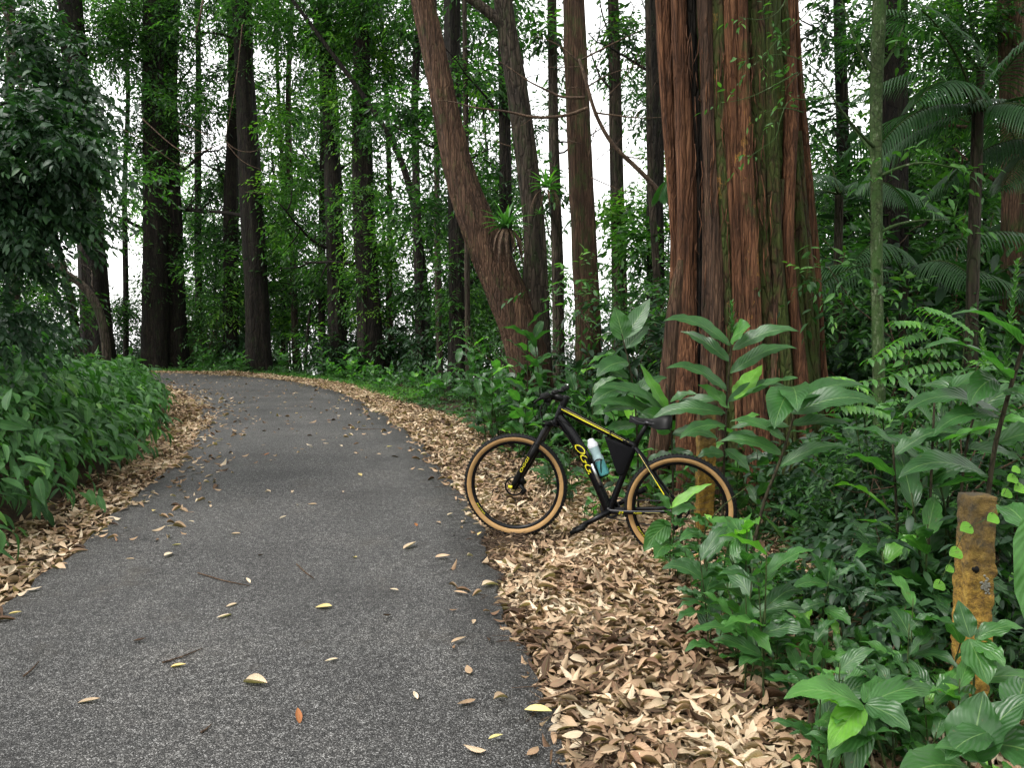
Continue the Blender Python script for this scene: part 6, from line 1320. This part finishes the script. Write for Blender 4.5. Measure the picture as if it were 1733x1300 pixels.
# large leaved tree overhanging from the left
c = np.array([-5.3, 7.2]); lt = thing('broadleaf_tree', (c[0], c[1], gz(*c)), 'bluish green broad leaved tree overhanging the bank at far left', 'tree')
mb = MB(); trunk_mesh(mb, [(c[0], c[1], .3), (c[0] + .1, c[1], 2.2), (c[0] - .1, c[1], 4.5), (c[0], c[1], 6.5)], [.16, .13, .11, .07], seed=61, sides=20); mb.build('trunk', B_DARK, lt)
mb = MB(); bb = MB(); tips = []
for p in ((40, 260), (90, 180), (110, 300), (30, 430), (20, 140), (120, 380)):
    q_ = at(*p, rg2.uniform(6.0, 7.4)); bb.tube(dens([(c[0], c[1], q_[2] - .4), (np.array([c[0], c[1], q_[2]]) + q_) / 2 + [0, 0, .1], q_], .1), np.linspace(.035, .01, len(dens([(c[0], c[1], q_[2] - .4), (np.array([c[0], c[1], q_[2]]) + q_) / 2 + [0, 0, .1], q_], .1))), 7, leaf=(.3, 0, .5, 1))
foliage(mb, rg2, [(at(40, 160, 6.6), .50, 90), (at(85, 230, 6.4), .46, 95), (at(30, 260, 6.2), .50, 150), (at(110, 290, 6.8), .34, 70), (at(20, 350, 6.2), .42, 110), (at(90, 150, 7.0), .35, 60), (at(10, 60, 7), .5, 70), (at(20, 450, 6.4), .30, 50), (at(70, 380, 6.6), .28, 40), (at(-10, 540, 6.6), .3, 50), (at(-60, 300, 6.4), .8, 200), (at(100, 80, 7.2), .35, 50)], .078, k=15, tpl=MIDW, tone=.5, droop=.4, slen=.34, sub=.5)
mb.build('crown', G_DARK, lt); bb.build('branch', B_DARK, lt)
# bush continuing the bank up to the left tree
for k, (px, py, Y_, r_, n_) in enumerate([(20, 560, 7.5, .42, 110), (60, 530, 9.5, .5, 110), (110, 560, 12.5, .5, 90)]):
    c3 = at(px, py, Y_ + .8) - np.array([.3, 0, .15]); o = thing('bush', (c3[0], c3[1], gz(c3[0], c3[1])), ['drooping grey green bush on the bank at the left edge', 'dark bush on the bank below the overhanging tree', 'small dark bush at the end of the bank below the first trunk'][k], 'bush', 'bushes on the left bank'); mb = MB()
    foliage(mb, rg2, [(c3, r_, n_)], .11, k=8, tpl=MIDW, tone=.45, droop=.5); mb.build('foliage', G_DARK, o)
    mb = MB(); mb.tube([(c3[0], c3[1], gz(c3[0], c3[1]) - .1), c3], .02, 6, leaf=(.3, 0, .5, 1)); mb.build('stem', B_TWIG, o)
# each copied plant gets its own words: its kind, the landmark it stands by and its place in that row
LM = [('beside the ochre post at right', 1.8, 3.3), ('under the lichened sapling', 3.1, 6.6), ('at the right foot of the giant trunk', 3.4, 7.3), ('at the left foot of the giant trunk', 1.6, 7.2), ('right of the rear wheel', 1.75, 5.0), ('between the ochre post and the giant trunk', 2.4, 4.4),
      ('at right behind the ochre post', 3.1, 4.4), ('below the feathery palm at right', 4.6, 7.6), ('far behind the lichened sapling', 5.0, 11), ('behind the giant trunk', 3.0, 11), ('far back at the right edge', 8.0, 12), ('behind the handlebars', .5, 7.6), ('just left of the handlebars', -.4, 9.5),
      ('under the forked tree', .4, 11), ('left of the forked tree foot', -1.2, 13), ('below the straight dark trunk', -1.6, 16.5), ('by the green shrouded trunk', -4.2, 20.5), ('by the leafy trunk of the bend', -5.6, 22.5), ('by the tall straight trunk', -8.3, 24.5), ('by the broad mossy trunk', -12, 26),
      ('by the first trunk from the left', -14, 25), ('far behind the leafy trunk', -7, 31), ('far behind the broad mossy trunk', -17, 34), ('behind the furrowed trunk', 1.4, 15), ('far beyond the furrowed trunk', 1.5, 23), ('far beyond the forked tree', -3, 26), ('on the litter edge at lower right', 1.5, 2.9), ('on the litter edge below the rear wheel', 1.2, 4.0),
      ('deep in the right woods', 9, 17), ('deep in the right woods near the giant trunk', 7.5, 20), ('added unseen behind the photographer', 0, -8)]
KW = {'herb': 'low herb', 'broad': 'broad leaved plant', 'ginger': 'tall ginger', 'shrub': 'twiggy shrub', 'under': 'slim young tree'}
bins = {}
for o, kd in PUT:
    x, y = o.location.x, o.location.y; j = min(range(len(LM)), key=lambda i: math.hypot(LM[i][1] - x, (LM[i][2] - y) * .8)); bins.setdefault((kd, j), []).append(o)
ORD = ['leftmost', 'second', 'third', 'fourth', 'fifth', 'sixth', 'seventh', 'eighth', 'ninth', 'tenth', 'eleventh', 'twelfth']
for (kd, j), L_ in bins.items():
    rows = [('', L_)]
    if len(L_) > 12:
        L_ = sorted(L_, key=lambda o: o.location.y); h_ = len(L_) // 2; rows = [('front row ', L_[:h_]), ('back row ', L_[h_:])]
    for rn, M_ in rows:
        M_ = sorted(M_, key=lambda o: o.location.x / max(.5, o.location.y) if o.location.y > 0 else o.location.x)
        for i, o in enumerate(M_):
            w1 = '' if len(M_) == 1 else ('leftmost ' if i == 0 else 'rightmost ' if i == len(M_) - 1 else (ORD[i] if i < 12 else str(i + 1) + 'th') + ' from left ')
            o['label'] = (rn + w1 + KW[kd] + ' ' + LM[j][0])
# remove prototypes that were never placed
for kd, L_ in protos.items():
    for i, r in enumerate(L_):
        if (kd, i) not in used:
            for ch in list(r.children): bpy.data.objects.remove(ch)
            bpy.data.objects.remove(r)
